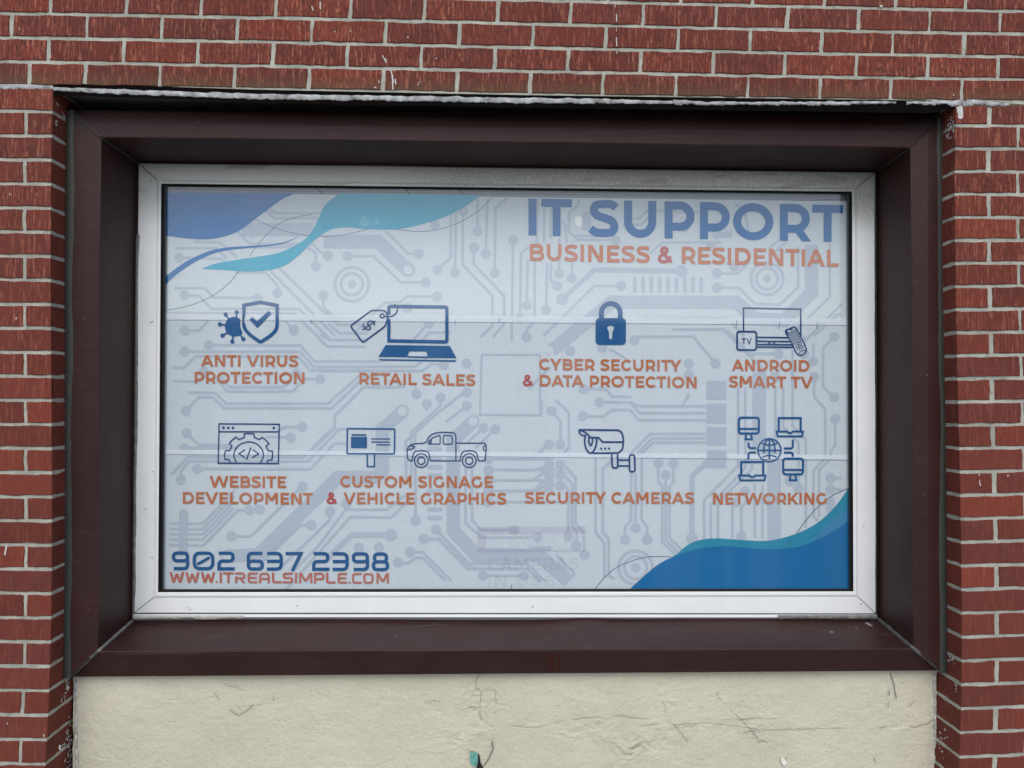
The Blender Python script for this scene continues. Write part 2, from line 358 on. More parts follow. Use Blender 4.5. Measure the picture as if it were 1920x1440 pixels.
# ------------------------------------------------------------------ painting helpers working in photo pixels on a plane of given depth
class Art:
    """flat printed shapes; (px,py) photo pixels carried onto the plane Y; every stroke sits 0.04 mm off its neighbour"""
    def __init__(s, Y, tr=(0, 0, 1)): s.Y = Y; s.mb = MB(); s.k = 0; s.tr = tr; s.cuts = []
    def _p(s, q, Y=None):
        ox, oy, sc = s.tr; return P(ox + q[0] / sc, oy + q[1] / sc, (s.Y if Y is None else Y) - (s.k % 10) * .00002)
    def poly(s, pts):
        V = [s._p(p) for p in pts]; s.mb.add(V, [tuple(range(len(V)))]); s.k += 1
    def disc(s, x, y, r, n=20, ry=None):
        s.poly([(x + r * math.cos(2 * math.pi * i / n), y + (ry or r) * math.sin(2 * math.pi * i / n)) for i in range(n)])
    def line(s, pts, w, closed=False, cap=False):
        q = [np.array(p[:2], float) for p in pts]
        q = [q[0]] + [b for a, b in zip(q[:-1], q[1:]) if np.linalg.norm(b - a) > 1e-6]
        n = len(q); V = []
        for i in range(n):
            if closed: a, b = q[i] - q[i - 1], q[(i + 1) % n] - q[i]
            else:
                a = q[i] - q[i - 1] if i else q[1] - q[0]; b = q[i + 1] - q[i] if i < n - 1 else q[i] - q[i - 1]
            a /= np.linalg.norm(a); b /= np.linalg.norm(b); na, nb = np.array([-a[1], a[0]]), np.array([-b[1], b[0]])
            m = na + nb; l = np.linalg.norm(m)
            m = na if l < 1e-3 else m / l
            m = m * min(2.2, 1 / max(.3, m @ na)) * w / 2
            yl = s.Y - i * 6e-7 if n < 60 else s.Y - i * 2e-7; V += [s._p(q[i] - m, yl), s._p(q[i] + m, yl)]
        Fc = [(2 * i, 2 * i + 2, 2 * i + 3, 2 * i + 1) for i in range(n - 1)]
        if closed: Fc.append((2 * n - 2, 0, 1, 2 * n - 1))
        s.mb.add(V, Fc); s.k += 1
        if cap and not closed:
            for e in (q[0], q[-1]): s.disc(e[0], e[1], w / 2, 10)
    def ring(s, x, y, r, w, n=36, ry=None): s.line([(x + r * math.cos(2 * math.pi * i / n), y + (ry or r) * math.sin(2 * math.pi * i / n)) for i in range(n)], w, True)
    def build(s, name, mat, parent): return s.mb.build(name, mat, parent)
    def split(s, name, mat, parent):
        # one object per separate mark
        cuts = s.cuts + [(len(s.mb.V), len(s.mb.F))]
        for (v0, f0), (v1, f1) in zip(cuts[:-1], cuts[1:]):
            if v1 > v0: mesh(name, s.mb.V[v0:v1], [tuple(i - v0 for i in f) for f in s.mb.F[f0:f1]], mat, parent)
    def cut(s): s.cuts.append((len(s.mb.V), len(s.mb.F)))
def rp(pts, r, closed=False, n=5):
    """round the corners of a polyline"""
    out = []; N_ = len(pts)
    for i, p in enumerate(pts):
        if not closed and i in (0, N_ - 1): out.append(p); continue
        a, b, c = np.array(pts[i - 1], float), np.array(p, float), np.array(pts[(i + 1) % N_], float)
        la, lc = np.linalg.norm(a - b), np.linalg.norm(c - b); rr = min(r, la * .49, lc * .49)
        s_, e_ = b + (a - b) / la * rr, b + (c - b) / lc * rr
        for k in range(n + 1):
            t = k / n; out.append(tuple((1 - t) ** 2 * s_ + 2 * t * (1 - t) * b + t * t * e_))
    return out
def cat(pts, n=6, closed=False):
    """Catmull-Rom through points"""
    q = [np.array(p, float) for p in pts]; N_ = len(q); out = []
    for i in range(N_ if closed else N_ - 1):
        if closed: p0, p1, p2, p3 = q[i - 1], q[i], q[(i + 1) % N_], q[(i + 2) % N_]
        else: p0, p1, p2, p3 = q[max(i - 1, 0)], q[i], q[i + 1], q[min(i + 2, N_ - 1)]
        for k in range(n):
            t = k / n; out.append(tuple(.5 * ((2 * p1) + (p2 - p0) * t + (2 * p0 - 5 * p1 + 4 * p2 - p3) * t * t + (3 * p1 - p0 - 3 * p2 + p3) * t ** 3)))
    if not closed: out.append(tuple(q[-1]))
    return out
def arc(cx, cy, rx, ry, a0, a1, n=14):
    return [(cx + rx * math.cos(math.radians(a0 + (a1 - a0) * i / n)), cy + ry * math.sin(math.radians(a0 + (a1 - a0) * i / n))) for i in range(n + 1)]
# ------------------------------------------------------------------ geometric capitals (cap height 1, y up). entries: width, left/right bearing, fn(s)->[(kind, pts)]
def dg(xa, ya, xb, yb, h): return ('P', [(xa - h / 2, ya), (xa + h / 2, ya), (xb + h / 2, yb), (xb - h / 2, yb)])
def G_A(s): h = s * 1.1; return [dg(h / 2, 0, .545, 1, h), dg(1.09 - h / 2, 0, .545, 1, h), ('L', [(.24, .30), (.85, .30)], s * .92)]
def G_V(s): h = s * 1.1; return [dg(.545, 0, h / 2, 1, h), dg(.545, 0, 1.09 - h / 2, 1, h)]
def G_W(s): h = s * 1.05; return [dg(.43, 0, h / 2, 1, h), dg(.43, 0, .815, 1, h), dg(1.20, 0, .815, 1, h), dg(1.20, 0, 1.63 - h / 2, 1, h)]
def G_Y(s): h = s * 1.2; return [dg(.5, .36, h / 2, 1, h), dg(.5, .36, 1.0 - h / 2, 1, h), ('L', [(.5, 0), (.5, .42)])]
def G_S(s): return [('L', cat([(.735, .80), (.61, .885), (.42, 1 - s / 2), (.20, .855), (s / 2 + .03, .715), (.22, .585), (.42, .515), (.62, .435), (.80 - s / 2, .28), (.62, .14), (.385, s / 2), (.19, .125), (.05, .22)], 6))]
def G_C(s, w=.93): return [('L', arc(.5, .5, .5 - s / 2, .5 - s / 2, 42, 318, 28))]
def G_G(s): return [('L', arc(.5, .5, .5 - s / 2, .5 - s / 2, 42, 312, 28) + [(.93 - s / 2, .20), (.93 - s / 2, .51)])]
def G_O(s): return [('C', arc(.545, .5, .545 - s / 2, .5 - s / 2, 0, 348, 29))]
def bowl(s, xr_, y0, y1, x0=0):
    r = (y1 - y0) / 2; return ('L', [(x0, y0), (xr_ - r, y0)] + arc(xr_ - r, (y0 + y1) / 2, r, r, -90, 90, 12)[1:-1] + [(xr_ - r, y1), (x0, y1)])
GL = {
 'A': (1.09, 0, 0, G_A), 'V': (1.09, 0, 0, G_V), 'W': (1.63, .01, .01, G_W), 'Y': (1.0, 0, 0, G_Y), 'S': (.80, .04, .05, G_S),
 'C': (.90, .06, .04, G_C), 'G': (.95, .06, .09, G_G), 'O': (1.09, .06, .06, G_O),
 'I': (.2, .12, .12, lambda s: [('L', [(.1, 0), (.1, 1)])]),
 'L': (.70, .12, .02, lambda s: [('L', [(s / 2, 1), (s / 2, s / 2), (.70, s / 2)])]),
 'T': (.83, .02, .02, lambda s: [('L', [(0, 1 - s / 2), (.83, 1 - s / 2)]), ('L', [(.415, 0), (.415, 1 - s / 2)])]),
 'E': (.74, .12, .05, lambda s: [('L', [(.74, s / 2), (s / 2, s / 2), (s / 2, 1 - s / 2), (.73, 1 - s / 2)]), ('L', [(s / 2, .5), (.66, .5)], s * .92)]),
 'H': (.88, .12, .12, lambda s: [('L', [(s / 2, 0), (s / 2, 1)]), ('L', [(.88 - s / 2, 0), (.88 - s / 2, 1)]), ('L', [(s / 2, .5), (.88 - s / 2, .5)])]),
 'N': (.88, .12, .12, lambda s: [('L', [(s / 2, 0), (s / 2, 1)]), ('L', [(.88 - s / 2, 0), (.88 - s / 2, 1)]), dg(s * .62, 1, .88 - s * .62, 0, s * 1.2)]),
 'M': (1.06, .12, .12, lambda s: [('L', [(s / 2, 0), (s / 2, 1)]), ('L', [(1.06 - s / 2, 0), (1.06 - s / 2, 1)]), dg(s * .62, 1, .53, .30, s * 1.15), dg(1.06 - s * .62, 1, .53, .30, s * 1.15)]),
 'K': (.90, .12, .0, lambda s: [('L', [(s / 2, 0), (s / 2, 1)]), dg(.14, .30, .76, 1, s * 1.3), dg(.36, .52, .78, 0, s * 1.25)]),
 'U': (.87, .11, .11, lambda s: [('L', [(s / 2, 1), (s / 2, .44)] + arc(.435, .44, .435 - s / 2, .44 - s / 2, 180, 360, 16) + [(.87 - s / 2, 1)])]),
 'D': (.95, .12, .06, lambda s: [('C', [(s / 2, s / 2), (.43, s / 2)] + arc(.45, .5, .5 - s / 2, .5 - s / 2, -85, 85, 16) + [(.43, 1 - s / 2), (s / 2, 1 - s / 2)])]),
 'B': (.84, .12, .05, lambda s: [('L', [(s / 2, 0), (s / 2, 1)]), bowl(s * .92, .84 - s / 2, s / 2, .515, s / 2), bowl(s * .92, .79 - s / 2, .515, 1 - s / 2, s / 2)]),
 'P': (.81, .12, .03, lambda s: [('L', [(s / 2, 0), (s / 2, 1)]), bowl(s, .81 - s / 2, .32, 1 - s / 2, s / 2)]),
 'R': (.83, .12, .03, lambda s: [('L', [(s / 2, 0), (s / 2, 1)]), bowl(s, .81 - s / 2, .33, 1 - s / 2, s / 2), dg(.46, .36, .72, 0, s * 1.15)]),
 '&': (.92, .04, .03, lambda s: [('L', cat([(.85, .06), (.62, .30), (.30, .62), (.235, .78), (.32, .895), (.46, .90), (.57, .80), (.52, .665), (.36, .55), (.17, .42), (.095, .26), (.19, .125), (.40, .085), (.62, .17), (.78, .42)], 5), s * .92)]),
 ' ': (.40, 0, 0, lambda s: []),
}
def draw_glyph(a, fn, s, T):
    for it in fn(s):
        k, pts = it[0], it[1]; sw = it[2] if len(it) > 2 else s
        q = [T(*p) for p in pts]; sc = abs(T(0, 0)[1] - T(0, 1)[1])
        if k == 'P': a.poly(q)
        elif k == 'C': a.line(q, sw * sc, True)
        else: a.line(q, sw * sc)
def text(a, string, x0, y0, x1, y1, h, s=.2, track=.0):
    """baseline from (x0,y0) to (x1,y1) in photo pixels, cap height h px"""
    pos = []; x = 0
    for i, c in enumerate(string):
        w_, lb, rb, fn = GL[c]; x += 0 if i == 0 else lb; pos.append(x); x += w_ + (rb if i < len(string) - 1 else 0) + (track if i < len(string) - 1 else 0)
        if c + string[i + 1:i + 2] in ('AT', 'TA', 'AV', 'LY', 'TY', 'AY', 'VA'): x -= .10
    k = (x1 - x0) / (x * h)
    for c, p in zip(string, pos):
        T = lambda u, v, p=p: (x0 + (p + u) * h * k, y0 + (y1 - y0) * ((p + u) * h * k) / (x1 - x0) - v * h)
        draw_glyph(a, GL[c][3], s, T)
# ------------------------------------------------------------------ brown metal window surround
Y0, Y1 = .065, .280
sur = empty('window_surround', P(960, 1240, .12), 'dark brown folded metal surround lining the deep window opening', 'window surround')
def strip(mb, a, b, c, d, n=1):
    """quad a-b-c-d"""
    mb.add([a, b, c, d], [(0, 1, 2, 3)])
def trim(name, O0, O1, I0, I1, B0, B1, Yo=None, back=.20, mid=None, wav=None):
    """face strip O-I (front), reveal strip I-B, and a return behind the outer edge"""
    mb = MB(); Yo = Y0 if Yo is None else Yo; n = 48
    L = lambda a, b, t: (a[0] + (b[0] - a[0]) * t, a[1] + (b[1] - a[1]) * t)
    rows = []
    for i in range(n + 1):
        t = i / n; o, ii, bb = L(O0, O1, t), L(I0, I1, t), L(B0, B1, t)
        dw = .0012 * math.sin(5 * t + len(name)) + .0007 * math.sin(17 * t + 1)
        r_ = [P(*o, Yo + .13), P(*o, Yo + dw * .3), P(*L(o, ii, .04), Yo - .0015 + dw * .4)]
        r_.append(P(*L(o, ii, .5), Y0 - (mid or .001) + dw)); r_.append(P(*L(o, ii, .96), Y0 - .0004 + dw))
        r_ += [P(*ii, Y0 + .0012 + dw * .5)]
        p, q = Vector(P(*ii, Y0 + .0012 + dw * .5)), Vector(P(bb[0], bb[1] + (wav(bb[0]) if wav else 0), Y1))
        for k in (.03, .5, 1): r_.append(tuple(p.lerp(q, k)))
        rows.append(r_)
    m = len(rows[0]); V = [v for r_ in rows for v in r_]
    mb.add(V, [(i * m + k, (i + 1) * m + k, (i + 1) * m + k + 1, i * m + k + 1) for i in range(n) for k in range(m - 1)])
    return mb.build(name, BROWN, sur)
TLo, TRo, BRo, BLo = (126, 206), (1774, 217), (1768, 1257), (128, 1269)
TLi, TRi, BRi, BLi = (190, 258), (1707, 277), (1713, 1216), (184, 1221)
TLb, TRb, BRb, BLb = (258, 305), (1643, 322), (1645, 1159), (249, 1163)
trim('head_trim', TLo, TRo, TLi, TRi, TLb, TRb, Yo=.072)
trim('jamb_trim', TLo, BLo, TLi, BLi, TLb, BLb)
trim('jamb_trim', TRo, BRo, TRi, BRi, TRb, BRb, mid=.006)
trim('sill_trim', BLo, BRo, BLi, BRi, BLb, BRb, Yo=.090, mid=-.012, wav=lambda x: -4.5 * math.exp(-((x - 1095) / 45) ** 2) + 1.5 * math.sin(x / 120))
def seam(name, p0, y0, p1, y1, r, mat, seed=0, n=26):
    g = np.random.default_rng(seed); a, b = Vector(P(*p0, y0)), Vector(P(*p1, y1)); mb = MB()
    pts = [a.lerp(b, i / n) + Vector(g.normal(0, .0003, 3)) for i in range(n + 1)]
    mb.tube(pts, [r * (1 + .12 * g.normal()) for _ in pts], 8); return mb.build(name, mat, sur, True)
for q, (a, b, c, m1, m2, r) in enumerate((((134, 1266), BLi, BLb, SEAL_M, SEAL_L, .0052), ((1763, 1255), BRi, BRb, SEAL_M, SEAL_M, .0064), ((140, 214), TLi, TLb, SEAL_G, SEAL_G, .0030), ((1760, 226), TRi, TRb, BROWN, SEAL_G, .0022))):
    seam('corner_sealant', a, Y0 + (.018 if q < 2 else 0), b, Y0, r, m1, q); seam('corner_sealant', b, Y0, c, Y1, r, m2, q + 9)
def vband(name, xs0, xs1, ya, yb, Y, mat, seed, amp, parent):
    g = np.random.default_rng(seed); n = 90; V = []; Fc = []
    wob = np.convolve(g.normal(0, 1, n + 20), np.ones(9) / 9, 'same')[10:n + 10] * amp
    for i in range(n):
        t = i / (n - 1); y = ya + (yb - ya) * t
        a = xs0[0] + (xs0[1] - xs0[0]) * t; b = xs1[0] + (xs1[1] - xs1[0]) * t + wob[i]
        V += [P(a, y, Y + .012), P(a + (b - a) * .3, y, Y), P(a + (b - a) * .8, y, Y - .0015), P(b, y, Y + .0015)]
    for i in range(n - 1):
        for k in range(3): Fc.append((4 * i + k, 4 * i + 4 + k, 4 * i + 5 + k, 4 * i + 1 + k))
    return mesh(name, V, Fc, mat, parent, True)
vband('side_sealant', (122, 114), (139, 133), 206, 1272, Y0 - .003, SEAL_G, 3, 4, sur)
vband('side_sealant', (1775, 1778), (1756, 1764), 218, 1262, Y0 - .003, SEAL_G, 5, 4, sur)
def on_plane(px, py, A, B, C, lift=.0006):
    A, B, C = (np.array(q) for q in (A, B, C)); nn = np.cross(B - A, C - A); nn = nn / np.linalg.norm(nn); d = np.array([(px - 960) / F, (py - 720) / F, 1.0]) @ M
    tq = ((A - CAM) @ nn) / (d @ nn); q = CAM + tq * d; s_ = np.sign((CAM - q) @ nn); return tuple(q + nn * s_ * lift)
SC1 = mat_veil('chalky_scuff', (.42, .37, .36, 1), .55); SC2 = mat_veil('soft_rub_mark', (.36, .32, .32, 1), .10); SC3 = mat_veil('rusty_run', (.10, .012, .008, 1), .5)
sA, sB, sC = P(*BLi, Y0 + .001), P(*BRi, Y0 + .001), P(BLb[0], BLb[1], Y1)
def scuff(name, pts, w, mat, pl):
    mb = MB(); V = []; n = len(pts)
    for i, (x, y) in enumerate(pts):
        k = w * (.25 + .75 * math.sin(math.pi * (i + .5) / n)); V += [on_plane(x, y - k / 2, *pl), on_plane(x, y + k / 2, *pl)]
    mb.add(V, [(2 * i, 2 * i + 2, 2 * i + 3, 2 * i + 1) for i in range(n - 1)]); mb.build(name, mat, sur)
sl_ = (sA, sB, sC); g = np.random.default_rng(3)
for x, y, dx, dy, w, m in ((600, 1166, 3, 1, 2, SC1), (502, 1165, 4, 2, 1.5, SC1), (472, 1177, 5, -1, 1.5, SC1), (741, 1192, 2, 1, 1.6, SC1), (811, 1169, 2, 0, 1.5, SC1), (748, 1178, 90, -8, 2, SC2), (1082, 1170, 12, 5, 4, SC1), (1186, 1169, 6, -2, 2, SC1), (1191, 1168, 4, 3, 1.6, SC1), (1289, 1158, 11, 1, 2.5, SC1), (1555, 1185, 9, .5, 2, SC1), (1622, 1168, 14, 6, 4, SC1), (1603, 1176, 5, 2, 1.6, SC1), (1175, 1187, 3, 1, 1.5, SC1), (1270, 1170, 150, -4, 3, SC2), (210, 1226, 200, 0, 1.5, SC2)):
    scuff('scuff', [(x + dx * i / 9, y + dy * i / 9 + g.normal(0, w * .12)) for i in range(10)], w, m, sl_)
fr_p = (P(BLi[0], BLi[1], Y0 + .001), P(BRi[0], BRi[1], Y0 + .001), P(960, 1262, .090))
for x, w in ((1030, 3), (1036, 2), (1048, 2)):
    mb = MB(); V = []
    for i in range(8): y = 1223 + i * 4.4; V += [on_plane(x - w / 2 + g.normal(0, .5), y, *fr_p, lift=.004), on_plane(x + w / 2 + g.normal(0, .5), y, *fr_p, lift=.004)]
    mb.add(V, [(2 * i, 2 * i + 1, 2 * i + 3, 2 * i + 2) for i in range(7)]); mb.build('rust_run', SC3, sur)
# ------------------------------------------------------------------ window: white frame, gasket, pane
win = empty('window', P(960, 1155, .27), 'wide fixed window with a weathered white frame set deep in the brown surround', 'window')
FO = [(260, 306), (1641, 323), (1643, 1151), (251, 1149.5)]           # outer edge of the face
FI = [(296, 338.5), (1605, 353.5), (1607, 1117.5), (290, 1119.5)]     # foot of the glazing bead
FL = [(302.5, 344.5), (1597.5, 359.5), (1600, 1109), (296.5, 1110.5)] # inner edge of the bead
FG = [(312, 349), (1588.5, 363.5), (1592, 1103.5), (306, 1104.5)]     # sight line
def side(name, i, j, rings, mat, parent):
    V, Fc = [], []; n = 24
    for k in range(n + 1):
        t = k / n
        for R_, Y in rings:
            a, b = R_[i], R_[j]; V.append(P(a[0] + (b[0] - a[0]) * t, a[1] + (b[1] - a[1]) * t, Y))
    m = len(rings)
    for k in range(n):
        for q in range(m - 1): Fc.append((k * m + q, (k + 1) * m + q, (k + 1) * m + q + 1, k * m + q + 1))
    return mesh(name, V, Fc, mat, parent)
def lerpR(A_, B_, t): return [(a[0] + (b[0] - a[0]) * t, a[1] + (b[1] - a[1]) * t) for a, b in zip(A_, B_)]
prof = [(FO, .32), (FO, .2705), (lerpR(FO, FI, .05), .2685), (lerpR(FO, FI, .94), .2685), (lerpR(FI, FL, 0), .2672), (lerpR(FI, FL, .25), .2652), (lerpR(FI, FL, .85), .2655), (FL, .2675), (FL, .284)]
for nm, i, j in (('top_rail', 0, 1), ('stile', 1, 2), ('bottom_rail', 2, 3), ('stile', 3, 0)): side(nm, i, j, prof, WHITE, win)
gk = [(lerpR(FO, FL, 1.0), .281), (lerpR(FL, FG, .30), .2775), (lerpR(FL, FG, .42), .2800), (lerpR(FL, FG, .55), .2800), (lerpR(FL, FG, .66), .2790), (FG, .2815), (FG, .294)]
mb = MB()
for i in range(4):
    j = (i + 1) % 4
    for (A_, a), (B_, b) in zip(gk[:-1], gk[1:]): mb.add([P(*A_[i], a), P(*A_[j], a), P(*B_[j], b), P(*B_[i], b)], [(0, 1, 2, 3)])
mb.build('gasket', BLACK, win)
YG = .2840
mb = MB(); g_ = lerpR(FG, FL, .6); mb.add([P(*q, YG) for q in g_] , [(0, 1, 2, 3)]); mb.build('glass_pane', GLASS, win)
a = Art(.2680)
for i in range(4):
    p, q = FO[i], lerpR(FI, FL, .1)[i]; a.cut(); a.line([p, q], 1.5 if i in (0, 1) else 1.1)
a.split('miter_joint', mat_plain('dark_miter_gap', (.05, .05, .045, 1), .8), win)
mb = MB()   # drip lip along the bottom
def hstrip(mb, pts0, pts1, Ya, Yb, n=60):
    V = []
    for i in range(n + 1):
        t = i / n; V += [P(pts0[0][0] + (pts0[1][0] - pts0[0][0]) * t, pts0[0][1] + (pts0[1][1] - pts0[0][1]) * t, Ya), P(pts1[0][0] + (pts1[1][0] - pts1[0][0]) * t, pts1[0][1] + (pts1[1][1] - pts1[0][1]) * t, Yb)]
    mb.add(V, [(2 * i, 2 * i + 2, 2 * i + 3, 2 * i + 1) for i in range(n)])
hstrip(mb, [(250, 1151), (1643, 1152)], [(250, 1157), (1643, 1157.5)], .2660, .2650); hstrip(mb, [(250, 1151), (1643, 1152)], [(250, 1149), (1643, 1150)], .2660, .275)
hstrip(mb, [(250, 1157), (1643, 1157.5)], [(250, 1164), (1643, 1165)], .2650, .290); mb.build('drip_lip', WHITE, win)
mb = MB(); hstrip(mb, [(251, 1149.2), (1643, 1150.4)], [(251, 1151), (1643, 1152)], .2650, .2650); mb.build('drip_groove', BLACK, win)
def hseal(x0, x1, y, w, seed, mat):
    g = np.random.default_rng(seed); n = int((x1 - x0) / 5); V = []; wb = np.convolve(g.normal(0, 1, n + 10), np.ones(5) / 5, 'same')[5:n + 5]
    for i in range(n):
        x = x0 + (x1 - x0) * i / (n - 1); V += [P(x, y - 1, .2648), P(x, y + w * .45, .2590), P(x, y + w + wb[i] * 2, .2640)]
    mesh('frame_sealant', V, [(3 * i + k, 3 * i + 3 + k, 3 * i + 4 + k, 3 * i + 1 + k) for i in range(n - 1) for k in (0, 1)], mat, win, True)
hseal(249, 456, 1154.5, 6, 1, SEAL_C); hseal(1459, 1645, 1154, 6, 2, SEAL_L)
vband('frame_sealant', (254, 247), (262, 253), 440, 1158, .2665, SEAL_L, 7, 2.5, win)
vband('frame_sealant', (1645, 1646), (1639.5, 1642), 325, 1156, .2668, SEAL_G, 8, 1.2, win)
# small dark nicks on the frame
a = Art(.2679)
for (x, y, dx, dy) in ((283, 338, 1, 3), (281, 605, 7, -3), (557, 1135, 1, 3), (997, 1139, 3, -3), (355, 1142, 3, 2), (285, 884, 3, 1), (271, 955, 3, -1), (283, 1045, 4, 1), (1614, 1134, 2, -3), (1619, 985, 1, 2), (350, 1139, 2, 1), (1060, 1122, 1, .5)):
    a.cut(); a.line([(x, y), (x + dx * .6, y + dy * .4), (x + dx, y + dy)], 1.4)
a.split('nick', mat_plain('grey_nick', (.12, .12, .12, 1), .8), win)
# ------------------------------------------------------------------ the printed window sign
YF = .2925
sign = empty('window_sign', P(950, 1104, YF), 'pale blue printed window sign for computer services with circuit traces, behind the glass', 'sign')
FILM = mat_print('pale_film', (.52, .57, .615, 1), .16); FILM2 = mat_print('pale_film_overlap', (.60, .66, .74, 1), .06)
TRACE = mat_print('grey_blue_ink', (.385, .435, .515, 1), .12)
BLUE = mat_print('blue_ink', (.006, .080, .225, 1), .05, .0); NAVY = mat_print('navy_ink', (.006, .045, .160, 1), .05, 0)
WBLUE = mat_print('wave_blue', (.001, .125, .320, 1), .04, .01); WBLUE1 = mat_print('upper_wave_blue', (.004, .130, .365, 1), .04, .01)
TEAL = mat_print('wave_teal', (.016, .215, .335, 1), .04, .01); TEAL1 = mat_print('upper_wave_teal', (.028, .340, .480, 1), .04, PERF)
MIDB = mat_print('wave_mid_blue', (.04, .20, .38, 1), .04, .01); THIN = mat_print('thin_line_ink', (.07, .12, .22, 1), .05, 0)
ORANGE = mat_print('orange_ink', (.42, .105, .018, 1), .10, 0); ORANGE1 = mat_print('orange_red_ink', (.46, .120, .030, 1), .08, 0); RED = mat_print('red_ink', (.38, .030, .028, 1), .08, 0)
SHAD = mat_plain('dark_edge', (.10, .13, .17, 1), .8)
FC = [(309, 361), (1588, 377.5), (1594, 1107), (304, 1107)]
def fedge(y): t = (y - 361) / 746; return 309 - 5 * t, 1588 + 6 * t
def ftop(x): return 361 + (x - 309) / 1279 * 16.5
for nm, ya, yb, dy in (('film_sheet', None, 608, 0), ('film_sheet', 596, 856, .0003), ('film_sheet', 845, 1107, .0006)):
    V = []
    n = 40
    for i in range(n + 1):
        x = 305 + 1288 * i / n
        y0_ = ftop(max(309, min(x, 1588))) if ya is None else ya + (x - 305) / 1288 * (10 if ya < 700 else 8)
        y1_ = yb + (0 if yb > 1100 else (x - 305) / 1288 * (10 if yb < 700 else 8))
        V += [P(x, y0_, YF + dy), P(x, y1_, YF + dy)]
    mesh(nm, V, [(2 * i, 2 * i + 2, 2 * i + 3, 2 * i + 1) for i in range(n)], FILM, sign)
# circuit traces -----------------------------------------------------
YT = YF - .00030
ct = Art(YT)
def crop(ox, oy, sc=4.8): ct.tr = (ox, oy, sc)
def t(*pts, w=24, d=None, r=46):
    """one trace in crop units; d: 's','e','b' puts a pad at start, end or both"""
    ct.line(pts, w)
    if d in ('s', 'b'): ct.disc(pts[0][0], pts[0][1], r, 18)
    if d in ('e', 'b'): ct.disc(pts[-1][0], pts[-1][1], r, 18)
def pad(x, y, r=46): ct.disc(x, y, r, 18)
def pads(*q):
    for x, y in q: pad(x, y)
crop(290, 330)
t((790, 480), (860, 482), (1430, 482), w=120); t((1000, 310), (1070, 380), (1470, 380)); t((1040, 300), (1080, 335), (1480, 335))
t((745, 500), (860, 612), (1420, 612), (1500, 690), (1558, 718), d='e'); t((790, 480), (880, 560)); t((870, 640), (1370, 640), (1450, 690), (1450, 815), d='e')
t((350, 592), (590, 598), (740, 730)); t((180, 650), (560, 650), (650, 745)); t((220, 735), (600, 745), (640, 780), d='s')
ct.ring(1775, 975, 152, 28); ct.ring(1775, 975, 98, 28); pad(1775, 975, 38)
t((720, 868), (1000, 870), (1105, 985), (1105, 1055), d='e'); t((1035, 850), (1560, 1375), (1620, 1435)); t((1120, 830), (1640, 1335), (1920, 1335))
t((1518, 1075), (1518, 1180), (1640, 1300), d='s'); t((180, 1010), (450, 1010), (530, 1095), (925, 1098), d='e')
t((270, 1075), (400, 1080), (510, 1195), (1300, 1195), (1575, 1470), d='s'); t((270, 1390), (400, 1390), (480, 1305), d='s'); t((1170, 1310), (1255, 1380), d='e'); t((110, 1235), (1260, 1240), (1550, 1530))
crop(640, 330)
t((-160, 592), (330, 592), (600, 850), w=125); ct.ring(600, 845, 52, 26)
t((55, 722), (290, 722), (535, 957), (762, 957), d='b'); t((400, 495), (600, 697), (697, 700), d='e'); t((130, 1400), (390, 1140), (530, 1135), (590, 1082), (860, 1086), d='e')
t((985, 340), (985, 735), (865, 845), d='e'); t((1030, 330), (1023, 868), d='e'); t((1095, 315), (1092, 800), (1360, 1080), (1360, 1350), (1250, 1450), d='s'); t((1195, 645), (1190, 790), (1465, 1080), (1465, 1330), (1365, 1450), d='s')
t((1228, 200), (1225, 497), d='e'); t((1315, 200), (1300, 700), d='e'); t((1500, 190), (1388, 290), (1380, 873), d='e'); pads((840, 440), (595, 1185))
crop(950, 330)
t((57, 575), (45, 1480), d='s'); t((200, 640), (130, 690), (120, 1285), d='e'); t((190, 760), (180, 1165), d='e'); t((255, 760), (250, 1310), (182, 1380), (178, 1450), d='e')
t((365, 780), (355, 1205), d='e'); t((475, 560), (472, 880), d='e'); t((590, 780), (585, 920), d='e'); t((400, 780), (395, 930), (455, 990), d='e')
t((500, 1110), (790, 845), (1575, 855), w=46, d='b', r=55); t((330, 1440), (790, 990), (1030, 990), d='e')
t((650, 200), (645, 260), (560, 335), (560, 500), (640, 575), (930, 575), (980, 580), d='e'); t((600, 540), (640, 540), (900, 540)); t((1050, 440), (1210, 440), (1340, 310), (1540, 320)); t((1050, 385), (1190, 385), (1300, 280)); t((1290, 700), (1400, 598), (1930, 598), w=20)
t((720, 320), (720, 490), w=80); t((340, 270), (335, 600)); t((400, 270), (395, 560)); t((280, 210), (270, 600)); t((540, 600), (530, 440), (500, 420)); pads((1600, 460), (1890, 520))
for x in (1152, 1228, 1302, 1377, 1453, 1528, 1604, 1678, 1750): t((x, 925), (x, 1035), w=36); pad(x, 925, 18); pad(x, 1035, 18)
crop(1260, 330)
t((405, 1005), (600, 1005), (745, 1150), (970, 1158), (1135, 1000), (1135, 640), d='s'); t((405, 875), (590, 880), (700, 770), d='s'); ct.ring(855, 925, 145, 28); ct.ring(855, 925, 95, 28); pad(855, 925, 35)
t((-1085, 1570), (-540, 1135), (580, 1138), (745, 1285), (1010, 1300), (1255, 1050), (1255, 620), w=122)
t((-250, 1282), (490, 1282), (650, 1440)); t((0, 1380), (460, 1382), (840, 1760)); t((1420, 600), (1420, 1090), (1130, 1370), (1040, 1440)); t((1530, 1150), (1180, 1500)); t((1530, 1245), (1490, 1245), (1280, 1440)); t((880, 640), (990, 560)); t((920, 690), (1030, 590)); t((380, 530), (520, 530), w=50); t((570, 250), (660, 320), (690, 520)); pads((560, 815), (350, 630))
t((30, 330), (240, 330)); t((490, 480), (490, 560)); t((530, 480), (530, 560))
crop(290, 540)
